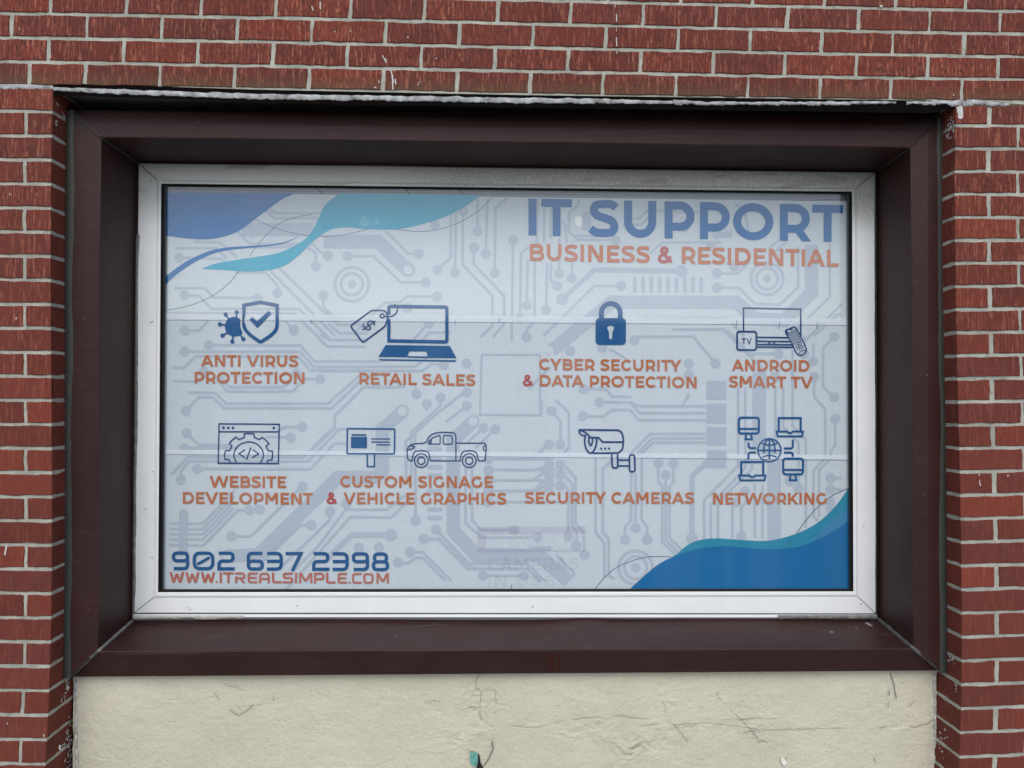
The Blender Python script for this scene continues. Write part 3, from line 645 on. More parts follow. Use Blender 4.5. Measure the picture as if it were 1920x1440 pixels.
t((1560, 320), (1660, 405), (1920, 405)); t((1490, 420), (1580, 467), (1900, 467)); t((1480, 460), (1550, 525), (1900, 527)); pad(1255, 380)
t((487, 513), (1310, 517), (1440, 660), (1920, 662), d='s'); t((268, 573), (1310, 573), (1430, 708), (1920, 708), d='s'); t((160, 718), (262, 716), (370, 615), (1290, 617), (1400, 740), (1920, 742))
t((160, 838), (400, 840), w=20); t((560, 820), (650, 930), (1240, 930), (1310, 860)); t((600, 800), (675, 890), (1160, 890), (1230, 830)); t((1350, 817), (1488, 822), d='e'); t((440, 755), (520, 760), d='s'); pad(1275, 770)
t((297, 940), (540, 942), (645, 1040), (1560, 1040), (1860, 770)); t((280, 1105), (400, 982), (520, 982), (620, 1080), (1590, 1082), (1890, 800), (1990, 800), d='s'); t((2250, 890), (1880, 890), (1620, 1150), (1620, 1260), (1340, 1520))
t((1328, 1250), (1160, 1252), (1100, 1300), d='s'); t((1225, 1345), (1000, 1340), d='s'); t((288, 1305), (395, 1412), (700, 1412), d='s'); t((268, 1440), (740, 1440), d='s')
crop(600, 540)
t((840, 465), (980, 315), d='e'); t((920, 480), (980, 400), (1180, 400)); t((60, 660), (510, 660), (600, 650)); t((0, 745), (920, 747), (1010, 680), (1115, 692), d='e'); t((0, 708), (850, 708), (950, 640)); pad(1320, 680)
t((860, 895), (868, 955), d='e'); t((962, 1110), (962, 1045), d='e'); t((1320, 920), (1060, 1120), (770, 1380), (770, 1620), w=22); t((1083, 985), (1083, 1060), (820, 1300), (820, 1480), d='s', w=22); t((1320, 1060), (1130, 1210), d='s'); pad(1320, 940)
ct.line([(1455, 600), (1980, 603), (1980, 1145), (1440, 1140)], 20, True)
t((742, 1110), (560, 1270), (560, 1640), (500, 1700), (160, 1705), (-560, 2400), (-835, 2412), w=118); ct.ring(742, 1108, 46, 24); ct.ring(-835, 2412, 46, 24)
t((1378, 1200), (1200, 1370), (1200, 2180), (1400, 2400), (1975, 2405), (2240, 2640), w=122); ct.ring(1378, 1200, 46, 24)
pads((1470, 1260), (1577, 1270)); t((1470, 1260), (1330, 1390)); t((1577, 1270), (1400, 1440))
crop(600, 750)
for y in (440, 520, 605, 680, 820, 985, 1060): t((985, y), (1080, y), w=42); pad(985, y, 21); pad(1080, y, 21)
t((855, 300), (860, 1085), d='e'); t((775, 400), (775, 700)); t((820, 300), (820, 680)); t((1310, 590), (1310, 1110), (1455, 1240), (1960, 1235), d='e'); t((1368, 590), (1370, 1080), (1450, 1170), (1748, 1170), d='e')
for y, x2 in ((528, 1910), (628, 1920), (722, 1910), (818, 1910), (918, 1980)): t((1515, y), (x2 + 200, y), d='s', w=22)
t((1043, 1165), (1400, 1530), d='s'); t((935, 1250), (1065, 1252), (1330, 1520), d='s'); t((635, 1215), (280, 1215), (60, 1430), w=48, d='s', r=57); pads((350, 1330), (530, 1325), (235, 930))
t((-270, 1560), (-30, 1330), (230, 985), (600, 985), (760, 860)); t((-300, 1700), (270, 1052), (640, 1055), (800, 900)); t((90, 1000), (85, 1080), (-350, 1500), d='s'); t((-80, 1125), (-180, 1125), (-560, 1500), d='s')
crop(950, 750)
t((312, 0), (312, 135)); t((405, 100), (485, 190), (485, 380), d='s'); t((440, 0), (560, 115), (560, 430), (510, 480)); t((0, 528), (230, 530), (372, 400)); t((0, 628), (240, 630), (372, 590)); t((0, 722), (240, 722), (372, 620)); t((0, 818), (240, 816), (372, 700)); t((240, 810), (372, 765))
for x in (382, 482):
    for y in (400, 580, 672, 768): pad(x, y)
t((530, 600), (620, 700), (620, 1110), (690, 1190), (703, 1395), d='e'); t((530, 690), (590, 755), (590, 1130), (632, 1190), (627, 1310), d='e'); t((530, 780), (555, 810), (553, 1225), d='e')
t((835, 20), (1110, 20), (1190, 55), (1790, 55), d='s'); t((685, 145), (870, 150), (945, 90), (1110, 90), (1190, 180), (1790, 182), d='s'); t((1120, 30), (1200, 118), (1790, 118)); t((1100, 500), (1290, 305), (1790, 305)); t((1160, 500), (1310, 345), (1790, 345)); t((1215, 1080), (1215, 480), (1320, 382), (1790, 382))
t((800, 500), (800, 1190), (880, 1290), (880, 1600)); t((940, 545), (865, 620), (865, 1190), (920, 1250), (920, 1580), (970, 1610)); t((1120, 660), (1120, 1080), (1065, 1140), (1065, 1255), d='e'); t((1160, 660), (1160, 1150), d='e'); t((1215, 1080), (1265, 1140), (1265, 1255), d='e')
t((1365, 570), (1365, 735), (1400, 775), (1400, 1275), (1530, 1400), d='s'); t((1432, 675), (1432, 1260), (1555, 1380), d='s'); t((1500, 570), (1500, 740), (1465, 780), (1465, 1240), (1590, 1360), d='s'); t((1800, 560), (1670, 680), (1668, 1245), w=48, d='e', r=55)
t((200, -100), (395, -300)); t((1640, -60), (1575, 60), (1640, -35)); pads((1640, -330), (1640, -230), (690, -100), (570, -440), (860, -470)); t((1150, -540), (1160, -570), (1680, -570), (1880, -330), d='b')
t((920, -460), (1080, -370)); t((690, -100), (890, -100), (950, -30), (1120, -30))
crop(1260, 540)
for ya, yb in ((835, 1005), (1040, 1220), (1250, 1420), (1460, 1620)): ct.poly([(312, ya), (490, ya), (488, yb), (308, yb)])
t((785, 760), (785, 1400), (920, 1540), (920, 2290), w=122)
t((595, 900), (595, 1600), (290, 1910), (290, 2260)); t((660, 900), (660, 1620), (350, 1950), (350, 2260)); t((720, 1560), (720, 1630), (415, 1930), (415, 2260)); t((500, 380), (740, 630)); t((930, 880), (930, 1420)); t((1000, 880), (1000, 1250), (1140, 1390), (1140, 1800), d='e'); t((1085, 560), (1085, 1240), (1205, 1360), (1205, 2160))
t((1280, 800), (1280, 980), (1380, 1090), (1380, 1530), (1275, 1640), (1275, 2060), (1320, 2100), d='s'); t((1470, 1180), (1470, 1410), (1430, 1470), (1430, 1530), (1325, 1640), (1325, 2060), d='s'); t((1425, 1710), (1530, 1710), d='s'); t((1425, 1810), (1530, 1810), d='s'); pads((1425, 1925), (658, 1830), (1430, 2000))
t((545, 2250), (545, 1970), (570, 1930), d='e'); t((625, 2250), (625, 1970), (690, 1890)); pad(625, 2230); t((745, 2250), (745, 1760)); t((815, 2250), (815, 1770)); t((955, 590), (680, 590), d='s'); t((1270, 660), (1275, 500), d='s'); t((1460, 985), (1360, 890), (1360, 540), (1460, 440), d='b'); t((1190, 430), (1190, 590), d='e'); pads((930, 800), (1060, 1740))
crop(290, 750)
t((260, 1010), (255, 1400), w=80); pad(258, 1020, 40)
for k, y in enumerate((1112, 1160, 1207, 1254, 1306)): t((130, y), (432, y), (432 + 290 - k * 4, y - 300 + k * 5), w=22)
t((440, 1306), (750, 990), (850, 990), d='e'); pad(945, 985); t((690, 1225), (862, 1225), (1300, 800), (1330, 778), d='b'); t((380, 618), (1400, 622), (1620, 392), (1740, 390), d='s'); t((235, 718), (235, 640), (312, 548), (1380, 552), (1660, 262), (1740, 258), d='s'); t((150, 670), (300, 510), (1340, 512), (1590, 262))
crop(680, 920)
t((660, 350), (950, 655), (1480, 657), (1640, 815), d='s'); t((548, 430), (690, 432), (950, 700), (1480, 702), (1600, 815), d='s'); t((1085, 765), (1400, 765), (1450, 767), d='b'); t((425, 550), (540, 552), (800, 812), d='s'); t((318, 645), (410, 650), (480, 602), (545, 604), (745, 812), d='s'); t((1740, 575), (1900, 735), (1900, 780)); t((1500, 520), (1700, 520), w=40)
crop(980, 920)
ct.ring(1017, 692, 152, 28, 40); ct.ring(1017, 692, 102, 26, 36); pad(1017, 692, 43)
ct.build('circuit_pattern', TRACE, sign)
# lighter pad centres
a = Art(YT - .0003)
for x, y in ((765, 506), (754.6, 771), (887, 790), (426, 1042.5), (1029.5, 657)): a.cut(); a.disc(x, y, 8.5, 18)
a.split('pad_centre', FILM, sign)
# waves ----------------------------------------------------------------
YW = YF - .00080
def wave(name, pts, mat, dy=0, n=5, smooth=True):
    a = Art(YW - dy * .5)
    a.poly(pts); return a.build(name, mat, sign)
C_ = lambda ox, oy, pts, sc=4.8: [(ox + x / sc, oy + y / sc) for x, y in pts]
low = cat(C_(290, 330, [(1265, 152), (1130, 220), (1010, 310), (900, 390), (790, 475), (700, 520), (560, 560), (420, 570), (250, 557), (85, 535)]))
wave('wave_shape', [(309.5, 361.4), (553.5, 362)] + low[1:], WBLUE1)
wave('wave_shape', C_(290, 330, cat([(845, 262), (895, 288), (960, 264), (1030, 215), (1110, 156)])) + [(470, 362.6)], mat_print('wave_highlight', (.045, .125, .37, 1), .04, .01), .0005)
up = cat([(95, 908), (200, 825), (300, 760), (420, 702), (540, 662), (680, 640), (880, 628), (1050, 616), (1190, 588), (1298, 540)]); dn = cat([(1298, 543), (1190, 597), (1050, 629), (880, 646), (700, 663), (560, 690), (440, 735), (320, 800), (200, 885), (90, 985)])
wave('wave_stripe', C_(290, 330, up + dn), WBLUE1)
tu = cat([(420, 832), (560, 785), (700, 760), (900, 730), (1080, 700), (1220, 650), (1350, 570), (1420, 490), (1470, 390), (1520, 280), (1590, 210), (1675, 155)])
td = cat(C_(640, 330, [(1250, 173), (1180, 230), (1050, 310), (900, 380), (740, 430), (560, 470), (400, 482), (200, 475), (60, 462)]) + C_(290, 330, [(1600, 475), (1500, 530), (1400, 610), (1300, 710), (1180, 800), (1040, 845), (860, 860), (680, 850), (425, 835)]))
wave('wave_shape', C_(290, 330, tu) + td, TEAL1, .0004)
tt = cat([(1262, 1043), (1270.4, 1038), (1285, 1025), (1301.7, 1015.6), (1322.5, 1010.8), (1347.5, 1009.4), (1376.7, 1011.5), (1416, 1014), (1443, 1013.5), (1470, 1008), (1499.6, 998), (1528.8, 983), (1551.7, 964.6), (1572.5, 941.7), (1592, 914)])
bt = cat([(1592, 975), (1570, 991.7), (1541, 1008), (1510, 1021), (1485, 1027), (1447.5, 1030), (1405.8, 1028), (1364, 1024), (1333, 1026), (1301.7, 1031), (1270, 1041), (1261, 1045)])
wave('wave_shape', tt + bt, TEAL, .0003)
wave('wave_shape', C_(1300, 920, cat([(900, 505), (1000, 470), (1080, 430), (1180, 330), (1280, 240), (1398, 170)]) + cat([(1398, 275), (1300, 340), (1160, 420), (1000, 475), (900, 508)])), MIDB, .0007)
bl = cat([(1261, 1045), (1246.7, 1051), (1228, 1062.7), (1205, 1082.5), (1178, 1107)])
wave('wave_shape', [(1594, 1107)] + bt + bl[1:], WBLUE, .0005)
a = Art(YW - .0006)
for pts in (C_(290, 330, cat([(95, 545), (200, 400), (300, 290), (430, 240), (560, 240), (700, 280), (900, 390)])),): a.line(pts, 1.6)
a.build('curve_line', mat_print('pale_line_ink', (.10, .19, .40, 1), .05, 0), sign)
a = Art(YW + .0003)
for pts in (C_(290, 330, cat([(900, 390), (1080, 465), (1250, 515), (1420, 540), (1600, 542), (1750, 522), (1920, 475), (2000, 440)])), C_(640, 330, cat([(480, 478), (700, 500), (900, 475), (1080, 410), (1250, 300), (1370, 178)])),
            C_(290, 330, cat([(90, 1210), (300, 1170), (500, 1090), (650, 980), (760, 855)])), C_(290, 330, cat([(850, 725), (960, 580), (1120, 430), (1280, 370), (1420, 345)]))): a.cut(); a.line(pts, 1.1)
a.cut(); a.line(C_(980, 920, cat([(650, 890), (720, 800), (830, 700), (960, 640), (1100, 600), (1230, 592), (1355, 597)])), 1.1)
a.split('curve_line', THIN, sign)
a = Art(YW - .0007); a.line(C_(1260, 750, cat([(1590, 793), (1480, 840), (1400, 890), (1300, 975), (1200, 1090), (1120, 1205)])), 1.3); a.line(C_(1260, 750, [(1120, 1205), (1070, 1270), (1000, 1335)]), .8)
a.build('curve_line', THIN, sign)
# overlaps of the three film lengths --------------------------------------
a = Art(YF - .00100); band = lambda ya, yb, r0, r1: [(305 if r0 < 400 else r0, ya + (r0 - 305) / 1288 * 10), (r1, ya + (r1 - 305) / 1288 * 10), (r1, yb + (r1 - 305) / 1288 * 10), (r0, yb + (r0 - 305) / 1288 * 10)]
a.poly(band(588, 599.5, 305, 1592)); a.build('film_overlap', mat_veil('film_overlap_haze', (.86, .90, .96, 1), .55), sign)
a = Art(YF - .00100); a.poly(band(843.5, 851.5, 305, 1325)); a.poly(band(843.5, 851.5, 1365, 1592)); a.build('film_overlap', mat_veil('film_overlap_haze_lower', (.86, .90, .96, 1), .6), sign)
a = Art(YF - .00105); a.cut(); a.line([(305, 599.8), (700, 603), (1200, 607), (1592, 610)], .6); a.cut(); a.line([(305, 852), (900, 856), (1592, 863)], .5)
for x, y in ((1381, 607), (1461, 610), (1532, 610)): a.cut(); a.line([(x + .6, y - 7), (x, y), (x - .6, y + 7)], 1.1)
for x, y in ((584, 603), (853, 605), (959, 1100), (936, 600)): a.cut(); a.line([(x + .5, y - 4), (x - .3, y + 4)], 1.1)
a.split('film_edge', THIN, sign)
# faint notice read through the film -----------------------------------------
GLn = GL; nz = empty('warning_notice', P(1000, 1098, YF - .00120), 'faint security camera warning notice with purple bands, ghosting through the lower middle of the sign', 'notice')
a = Art(YF - .00120); a.cut(); a.poly([(895, 988), (1098, 987), (1100, 1000), (895, 1002)]); a.cut(); a.poly([(895, 1030), (1096, 1030), (1096, 1035), (895, 1036)]); a.cut(); a.poly([(895, 1002.5), (912, 1002.5), (912, 1029.5), (895, 1029.5)])
a.split('notice_band', mat_veil('purple_band', (.36, .18, .42, 1), .12), nz)
a = Art(YF - .00120); text(a, 'WARNING', 916, 1029, 1078, 1028, 26, .24); a.build('notice_lettering', mat_veil('pale_lettering', (.74, .78, .82, 1), .14), nz)
a = Art(YF - .00125); a.cut(); text(a, 'CAMERAS', 914, 1071, 1086, 1069, 24, .22); a.cut(); text(a, 'IN USE', 915, 1100, 1040, 1099, 21, .24); a.split('notice_lettering', mat_veil('grey_lettering', (.20, .27, .36, 1), .065), nz)
# lettering ------------------------------------------------------------------
YL = YF - .00170
def lettering(lines, mat, s=.205):
    for (st, x0, y0, x1, y1, h) in lines:
        a = Art(YL); text(a, st, x0, y0, x1, y1, h, s); a.build('lettering', mat, sign)
lettering([('IT SUPPORT', 991.5, 441.2, 1580.5, 453.8, 69.2)], mat_print('heading_blue', (.003, .115, .320, 1), .05, 0), .215)
def two(st, x0, y0, x1, y1, h, mat, s):
    lettering([(st, x0, y0, x1, y1, h)], mat, s)
lettering([('BUSINESS', 993.5, 488.8, 1218.5, 493.2, 31.7), ('RESIDENTIAL', 1278.8, 494.2, 1572.4, 500.4, 31.7)], ORANGE1)
lettering([('&', 1233.5, 493.4, 1261.5, 494, 31.7)], RED)
lettering([('ANTI VIRUS', 376.5, 687, 559, 687.9, 21.7), ('PROTECTION', 365, 718.8, 570.8, 719.6, 21.9)], ORANGE)
lettering([('RETAIL SALES', 673.8, 720.2, 891.3, 723.7, 21.5)], ORANGE)
lettering([('CYBER SECURITY', 1011, 693.8, 1277.8, 696.4, 21.5), ('DATA PROTECTION', 1012.3, 724.3, 1306.2, 728, 21.5)], ORANGE); lettering([('&', 980.6, 723.8, 999.6, 724, 21.5)], RED)
lettering([('ANDROID', 1372.3, 695.4, 1517.8, 696.7, 21.5), ('SMART TV', 1366.7, 726.5, 1524.3, 728, 21.7)], ORANGE)
lettering([('WEBSITE', 393, 914, 536.6, 915, 22), ('DEVELOPMENT', 342.7, 944.4, 586.5, 946.2, 21.9)], ORANGE)
lettering([('CUSTOM SIGNAGE', 638, 914, 925, 914.8, 21.9), ('VEHICLE GRAPHICS', 643.5, 945.3, 949, 946, 21.9)], ORANGE); lettering([('&', 612.5, 945.2, 632, 945.2, 21.9)], RED)
lettering([('SECURITY CAMERAS', 984, 944.2, 1301.5, 944.8, 21.8)], ORANGE); lettering([('NETWORKING', 1337.2, 945.8, 1550.5, 945.8, 21.8)], ORANGE)
# squarish technical numerals and address, drawn inside measured boxes
def box_glyph(a, c, x0, x1, y0, y1, s):
    """x0..x1, y0..y1 outer box in crop units (y down)"""
    h = s / 2; l, r, t_, b = x0 + h, x1 - h, y0 + h, y1 - h; m = (t_ + b) / 2; R = (b - t_) * .26
    L = lambda pts, cl=False, rr=R: a.line(rp(pts, rr, cl), s, cl)
    if c == '9': L([(l, t_), (r, t_), (r, m), (l, m)], True); L([(r, m - 10), (r, b), (x0 + 16, b)])
    elif c == '6': L([(l, m), (r, m), (r, b), (l, b)], True); L([(l, m + 10), (l, t_), (x1 - 12, t_)])
    elif c == '0': L([(l, t_), (r, t_), (r, b), (l, b)], True, R * 1.5); a.line([(l + 30, b - 38), (r - 32, t_ + 38)], s * .85, cap=True)
    elif c == '2': L([(x0 + 12, t_), (r, t_), (r, m), (l, m), (l, b + h)] ); a.line([(x0, b), (x1, b)], s)
    elif c == '3': L([(x0, t_), (r, t_), (r, b), (x0, b)], False, R * 1.2); a.line([(x0, m), (r, m)], s)
    elif c == '7': a.line([(x0, t_), (x1 - 6, t_), (x0 + (x1 - x0) * .42, y1)], s)
    elif c == '8': L([(l + 8, t_), (r - 8, t_), (r - 8, m), (l + 8, m)], True); L([(l, m), (r, m), (r, b), (l, b)], True)
    elif c == 'W':
        xm = (x0 + x1) / 2
        for xa, ya, xb, yb in ((l, y0, x0 + (x1 - x0) * .27, y1), (x0 + (x1 - x0) * .27, y1, xm, y0 + 12), (xm, y0 + 12, x0 + (x1 - x0) * .73, y1), (x0 + (x1 - x0) * .73, y1, r, y0)):
            k = s * .58; a.poly([(xa - k, ya), (xa + k, ya), (xb + k, yb), (xb - k, yb)])
    elif c == 'M':
        a.line([(l, y1), (l, y0)], s); a.line([(r, y1), (r, y0)], s); xm = (x0 + x1) / 2; k = s * .6
        for xa, xb in ((l + 2, xm), (r - 2, xm)): a.poly([(xa - k, y0), (xa + k, y0), (xb + k, y1 - 14), (xb - k, y1 - 14)])
    elif c == 'I': a.line([((x0 + x1) / 2, y0), ((x0 + x1) / 2, y1)], s)
    elif c == 'T': a.line([(x0, t_), (x1, t_)], s); a.line([((x0 + x1) / 2, t_), ((x0 + x1) / 2, y1)], s)
    elif c == 'R': L([(x0, t_), (r, t_), (r, m + 4), (x0, m + 4)]); a.line([(l, t_ + 24), (l, y1)], s); a.poly([(r - 42, m + 4), (r - 22, m + 4), (x1 + 2, y1), (x1 - 20, y1)])
    elif c == 'E': L([(x1, t_), (l, t_), (l, b), (x1, b)], False, R * .8); a.line([(l, m), (x1 - 6, m)], s)
    elif c == 'A': L([(l, y1), (l, t_), (r, t_), (r, y1)], False, R * 1.6); a.line([(l, m + 8), (r, m + 8)], s)
    elif c == 'L': L([(l, y0), (l, b), (x1, b)], False, R * .7)
    elif c == 'S': L([(x1 - 2, t_), (l, t_), (l, m), (r, m), (r, b), (x0, b)], False, R * .9)
    elif c == 'P': L([(x0, t_), (r, t_), (r, m + 8), (x0 + s, m + 8)], False, R); a.line([(l, t_ - h), (l, y1)], s)
    elif c == 'C': L([(x1, t_), (l, t_), (l, b), (x1, b)], False, R)
    elif c == 'O': L([(l, t_), (r, t_), (r, b), (l, b)], True, R * 1.3)
    elif c == '.': a.disc((x0 + x1) / 2, y1 - 8, 8, 10)
a = Art(YL, (300, 1000, 4.174))
for i, (c, x0, x1) in enumerate((('9', 92, 228), ('0', 255, 426), ('2', 448, 584), ('6', 678, 813), ('3', 838, 961), ('7', 983, 1108), ('2', 1190, 1326), ('3', 1352, 1477), ('9', 1500, 1636), ('8', 1657, 1793))):
    dy = (x0 - 92) / 1700 * 8; box_glyph(a, c, x0, x1, 141 + dy, 289 + dy, 26)
a.build('lettering', BLUE, sign)
a = Art(YL, (300, 1000, 4.174))
for c, x0, x1 in (('W', 75, 187), ('W', 198, 307), ('W', 320, 430), ('.', 437, 451), ('I', 466, 484), ('T', 493, 576), ('R', 587, 667), ('E', 685, 763), ('A', 775, 858), ('L', 876, 953), ('S', 960, 1041), ('I', 1055, 1073), ('M', 1088, 1191), ('P', 1205, 1286), ('L', 1300, 1376), ('E', 1390, 1464), ('.', 1476, 1490), ('C', 1503, 1578), ('O', 1590, 1671), ('M', 1694, 1791)):
    dy = (x0 - 75) / 1700 * 8; box_glyph(a, c, x0, x1, 303 + dy, 387 + dy, 16)
a.build('lettering', mat_print('address_orange', (.40, .085, .040, 1), .08, 0), sign)
# icons --------------------------------------------------------------------------
def icon(ox, oy, sc): return Art(YL, (ox, oy, sc))
s_ = 13.714  # 1920/140
a = icon(400, 555, s_)      # germ and shield
a.poly(cat([(690, 600), (600, 545), (520, 535), (430, 560), (350, 620), (305, 720), (300, 810), (330, 920), (400, 990), (500, 1035), (620, 1030), (720, 990), (745, 940), (700, 830), (688, 730)], 4, True))
for x, y, bx, by in ((315, 475, 390, 590), (602, 420, 590, 560), (170, 728, 310, 745), (235, 1015, 350, 950), (485, 1170, 505, 1020), (770, 1105, 700, 1010)): a.disc(x, y, 55, 16); a.line([(x, y), (bx, by)], 42)
a.line(cat([(785, 760), (785, 500)], 1) + [(785, 235), (1212, 160), (1640, 240), (1640, 500)] + cat([(1640, 720), (1620, 840), (1560, 930), (1450, 1030), (1330, 1110), (1212, 1175), (1100, 1110), (960, 1010), (860, 910), (805, 830), (785, 730)], 4), 88, True)
a.poly([(925, 605), (1000, 540), (1130, 645), (1420, 378), (1502, 455), (1130, 822)]); a.build('icon', BLUE, sign)
a = icon(640, 555, 8)       # price tag and portable computer
a.line(rp([(712, 280), (712, 155), (1583, 165), (1583, 690), (712, 672)], 30)[:], 50); a.line([(712, 345), (712, 695)], 50); a.line([(700, 672), (1600, 684)], 44)
a.poly([(665, 735), (1625, 748), (1728, 932), (1290, 928), (1295, 905), (1275, 830), (1018, 828), (992, 902), (992, 918), (556, 912)]); a.poly([(992, 903), (1295, 905), (1295, 930), (992, 922)]); a.poly([(558, 945), (1728, 962), (1705, 985), (590, 966)])
a.build('icon', BLUE, sign)
a = icon(640, 555, 8)
a.line(rp([(690, 290), (660, 225), (620, 215), (455, 215), (135, 450), (322, 698), (655, 455), (692, 350), (690, 290)], 30), 24); a.ring(612, 298, 30, 22, 16)
a.line(cat([(640, 305), (740, 308), (810, 270), (842, 200), (830, 150), (795, 125)], 5), 22); a.line(cat([(490, 440), (490, 395), (440, 375), (400, 400), (405, 440), (435, 470), (425, 500), (380, 500), (335, 460), (330, 420)], 4), 20, cap=True); a.line([(318, 505), (505, 378)], 18, cap=True)
a.build('icon', NAVY, sign)
a = icon(950, 540, 4.8)     # padlock: shackle, body around the keyhole
a.line([(852, 285), (852, 222)] + arc(937, 222, 85, 82, 180, 360, 18) + [(1022, 222), (1022, 285)], 44)
A_ = rp([(800, 270), (1074, 270), (1074, 512), (800, 512)], 42, True, 8)
kx = [(936, 337), (962, 345), (968, 365), (955, 385), (952, 400), (949, 455), (936, 460), (923, 455), (920, 400), (917, 385), (904, 365), (910, 345)]
lft = [p for p in A_ if p[0] <= 937]; rgt = [p for p in A_ if p[0] > 937]
a.poly([(936, 270)] + [p for p in rgt] + [(936, 512), (936, 460), (949, 455), (952, 400), (955, 385), (968, 365), (962, 345), (936, 337)])
a.poly([(936, 512)] + [p for p in lft if p[1] > 400] + [p for p in lft if p[1] < 400] + [(936, 270), (936, 337), (910, 345), (904, 365), (917, 385), (920, 400), (923, 455), (936, 460)])
a.build('icon', BLUE, sign)
a = icon(1370, 565, 12)     # television, set-top box and remote
a.line([(290, 680), (290, 150), (1577, 175), (1577, 790)], 34); a.line(rp([(145, 680), (580, 680), (580, 1095), (145, 1095)], 60, True), 40, True)
a.line([(590, 808), (1330, 818)], 34); a.line([(590, 895), (1360, 905)], 34); a.line([(590, 968), (1400, 978)], 34); a.line([(590, 1026), (1430, 1035)], 34); a.line([(868, 895), (868, 965)], 40); a.line([(980, 895), (980, 965)], 40)
a.line([(245, 838), (345, 840)], 22); a.line([(297, 840), (297, 960)], 24); a.line([(375, 838), (420, 955), (465, 822)], 22)
a.line(cat([(1255, 640), (1240, 700), (1360, 900), (1470, 1140), (1560, 1215), (1670, 1170), (1700, 1060), (1620, 880), (1520, 680), (1460, 590), (1400, 580), (1310, 620)], 5, True), 26, True)
a.poly([(1230, 650), (1300, 625), (1420, 560), (1480, 600), (1560, 730), (1470, 620), (1400, 590), (1390, 640), (1270, 650), (1310, 760), (1290, 760)])
for r in range(6):
    for k in range(4): a.ring(1325 + k * 46 + r * 22 , 712 - k * 20 + r * 48, 15, 10, 8)
for x, y in ((1500, 1000), (1560, 950), (1590, 1025), (1525, 1060)): a.ring(x, y, 32, 12, 10)
a.line(cat([(1545, 1180), (1550, 1140), (1620, 1100), (1670, 1100), (1680, 1130)], 3), 12); a.build('icon', NAVY, sign)
a = icon(400, 785, 13.714)  # web page with a cog
a.line([(148, 132), (1695, 142), (1670, 1155), (122, 1145)], 32, True); a.line([(150, 335), (1690, 338)], 32)
for x, y in ((262, 232), (383, 233), (503, 233), (1555, 238)): a.disc(x, y, 34, 14)
a.line([(440, 1130), (400, 1045), (300, 1050), (285, 940), (310, 825), (420, 825), (475, 710), (410, 635), (480, 550), (585, 470), (655, 535), (790, 480), (795, 385), (920, 380), (1045, 390), (1050, 480), (1185, 535), (1250, 475), (1350, 550), (1425, 635), (1355, 710), (1410, 825), (1515, 835), (1525, 940), (1500, 1060), (1400, 1065), (1370, 1135)], 30)
a.line(cat([(590, 1130), (535, 1000), (530, 900), (590, 750), (720, 640), (915, 595), (1100, 640), (1230, 760), (1285, 900), (1270, 1010), (1205, 1130)], 6), 30)
a.line([(810, 800), (660, 900), (800, 1000)], 30, cap=True); a.line([(960, 750), (855, 1045)], 30, cap=True); a.line([(1020, 800), (1165, 900), (1005, 1000)], 30, cap=True); a.build('icon', NAVY, sign)
a = icon(640, 790, 6.6207)  # sign board
a.line(rp([(75, 90), (663, 95), (658, 405), (70, 402)], 18, True), 19, True); a.line([(322, 408), (322, 560), (410, 562), (410, 408)], 17); a.poly([(120, 192), (317, 194), (317, 332), (119, 330)]); a.line([(128, 168), (311, 169)], 20)
a.line([(370, 217), (608, 219)], 14); a.line([(370, 255), (608, 258)], 14); a.line([(437, 290), (608, 292)], 14); a.build('icon', BLUE, sign)
a = icon(640, 790, 6.6207)  # pickup truck
a.line(cat([(880, 492), (845, 485), (822, 450), (818, 360), (840, 310), (900, 280), (1040, 265), (1080, 200), (1140, 155), (1230, 137), (1340, 138), (1405, 148), (1422, 190)], 4) + [(1422, 488)], 14); a.line(rp([(1422, 270), (1790, 270), (1800, 330), (1785, 490), (1702, 490)], 24), 14)
for cx in (992, 1588): a.ring(cx, 487, 85, 14, 30); a.ring(cx, 488, 46, 15, 22)
a.line(cat([(880, 492), (895, 405), (935, 370), (1040, 367), (1085, 400), (1105, 488)], 5), 14); a.line([(1105, 489), (1475, 491)], 13); a.line(cat([(1475, 491), (1490, 410), (1530, 370), (1630, 367), (1680, 400), (1702, 490)], 5), 14)
a.line(rp([(1078, 275), (1120, 210), (1215, 172), (1228, 180), (1225, 282), (1078, 282)], 14, True), 13, True); a.line(rp([(1268, 172), (1375, 178), (1380, 282), (1265, 284)], 22, True), 13, True); a.ring(1103, 250, 18, 11, 12); a.line(cat([(830, 350), (880, 340), (905, 315), (850, 300)], 4), 13); a.line(cat([(1795, 300), (1768, 315), (1768, 355), (1795, 365)], 4), 12); a.build('icon', NAVY, sign)
a = icon(1075, 795, 14.4)   # bullet camera
a.line([(150, 155), (1220, 168)] + cat([(1220, 168), (1300, 230), (1345, 360), (1350, 500), (1320, 680), (1210, 785)], 5)[1:] + [(520, 790)], 46); a.line(cat([(155, 160), (160, 230), (230, 300), (320, 310)], 5), 42)
a.line(cat([(160, 165), (300, 215), (400, 290), (460, 365)], 5) + [(680, 368), (790, 485), (1340, 488)], 44)
a.line(cat([(335, 290), (305, 450), (330, 620), (390, 740), (460, 790), (540, 740), (600, 620), (630, 500), (625, 380)], 5), 46); a.line(cat([(425, 340), (420, 480), (462, 580), (510, 500), (520, 380)], 5), 46)
for x in (752, 860, 965): a.disc(x, 662, 30, 12)
a.line(rp([(1035, 820), (1055, 1185), (1200, 1185), (1195, 820)], 60), 46); a.line([(1215, 975), (1500, 972)], 42); a.line([(1215, 1130), (1510, 1132)], 42); a.line(rp([(1515, 830), (1655, 830), (1665, 1290), (1520, 1290)], 70, True), 46, True); a.build('icon', NAVY, sign)
a = icon(1375, 770, 10.286) # networked machines
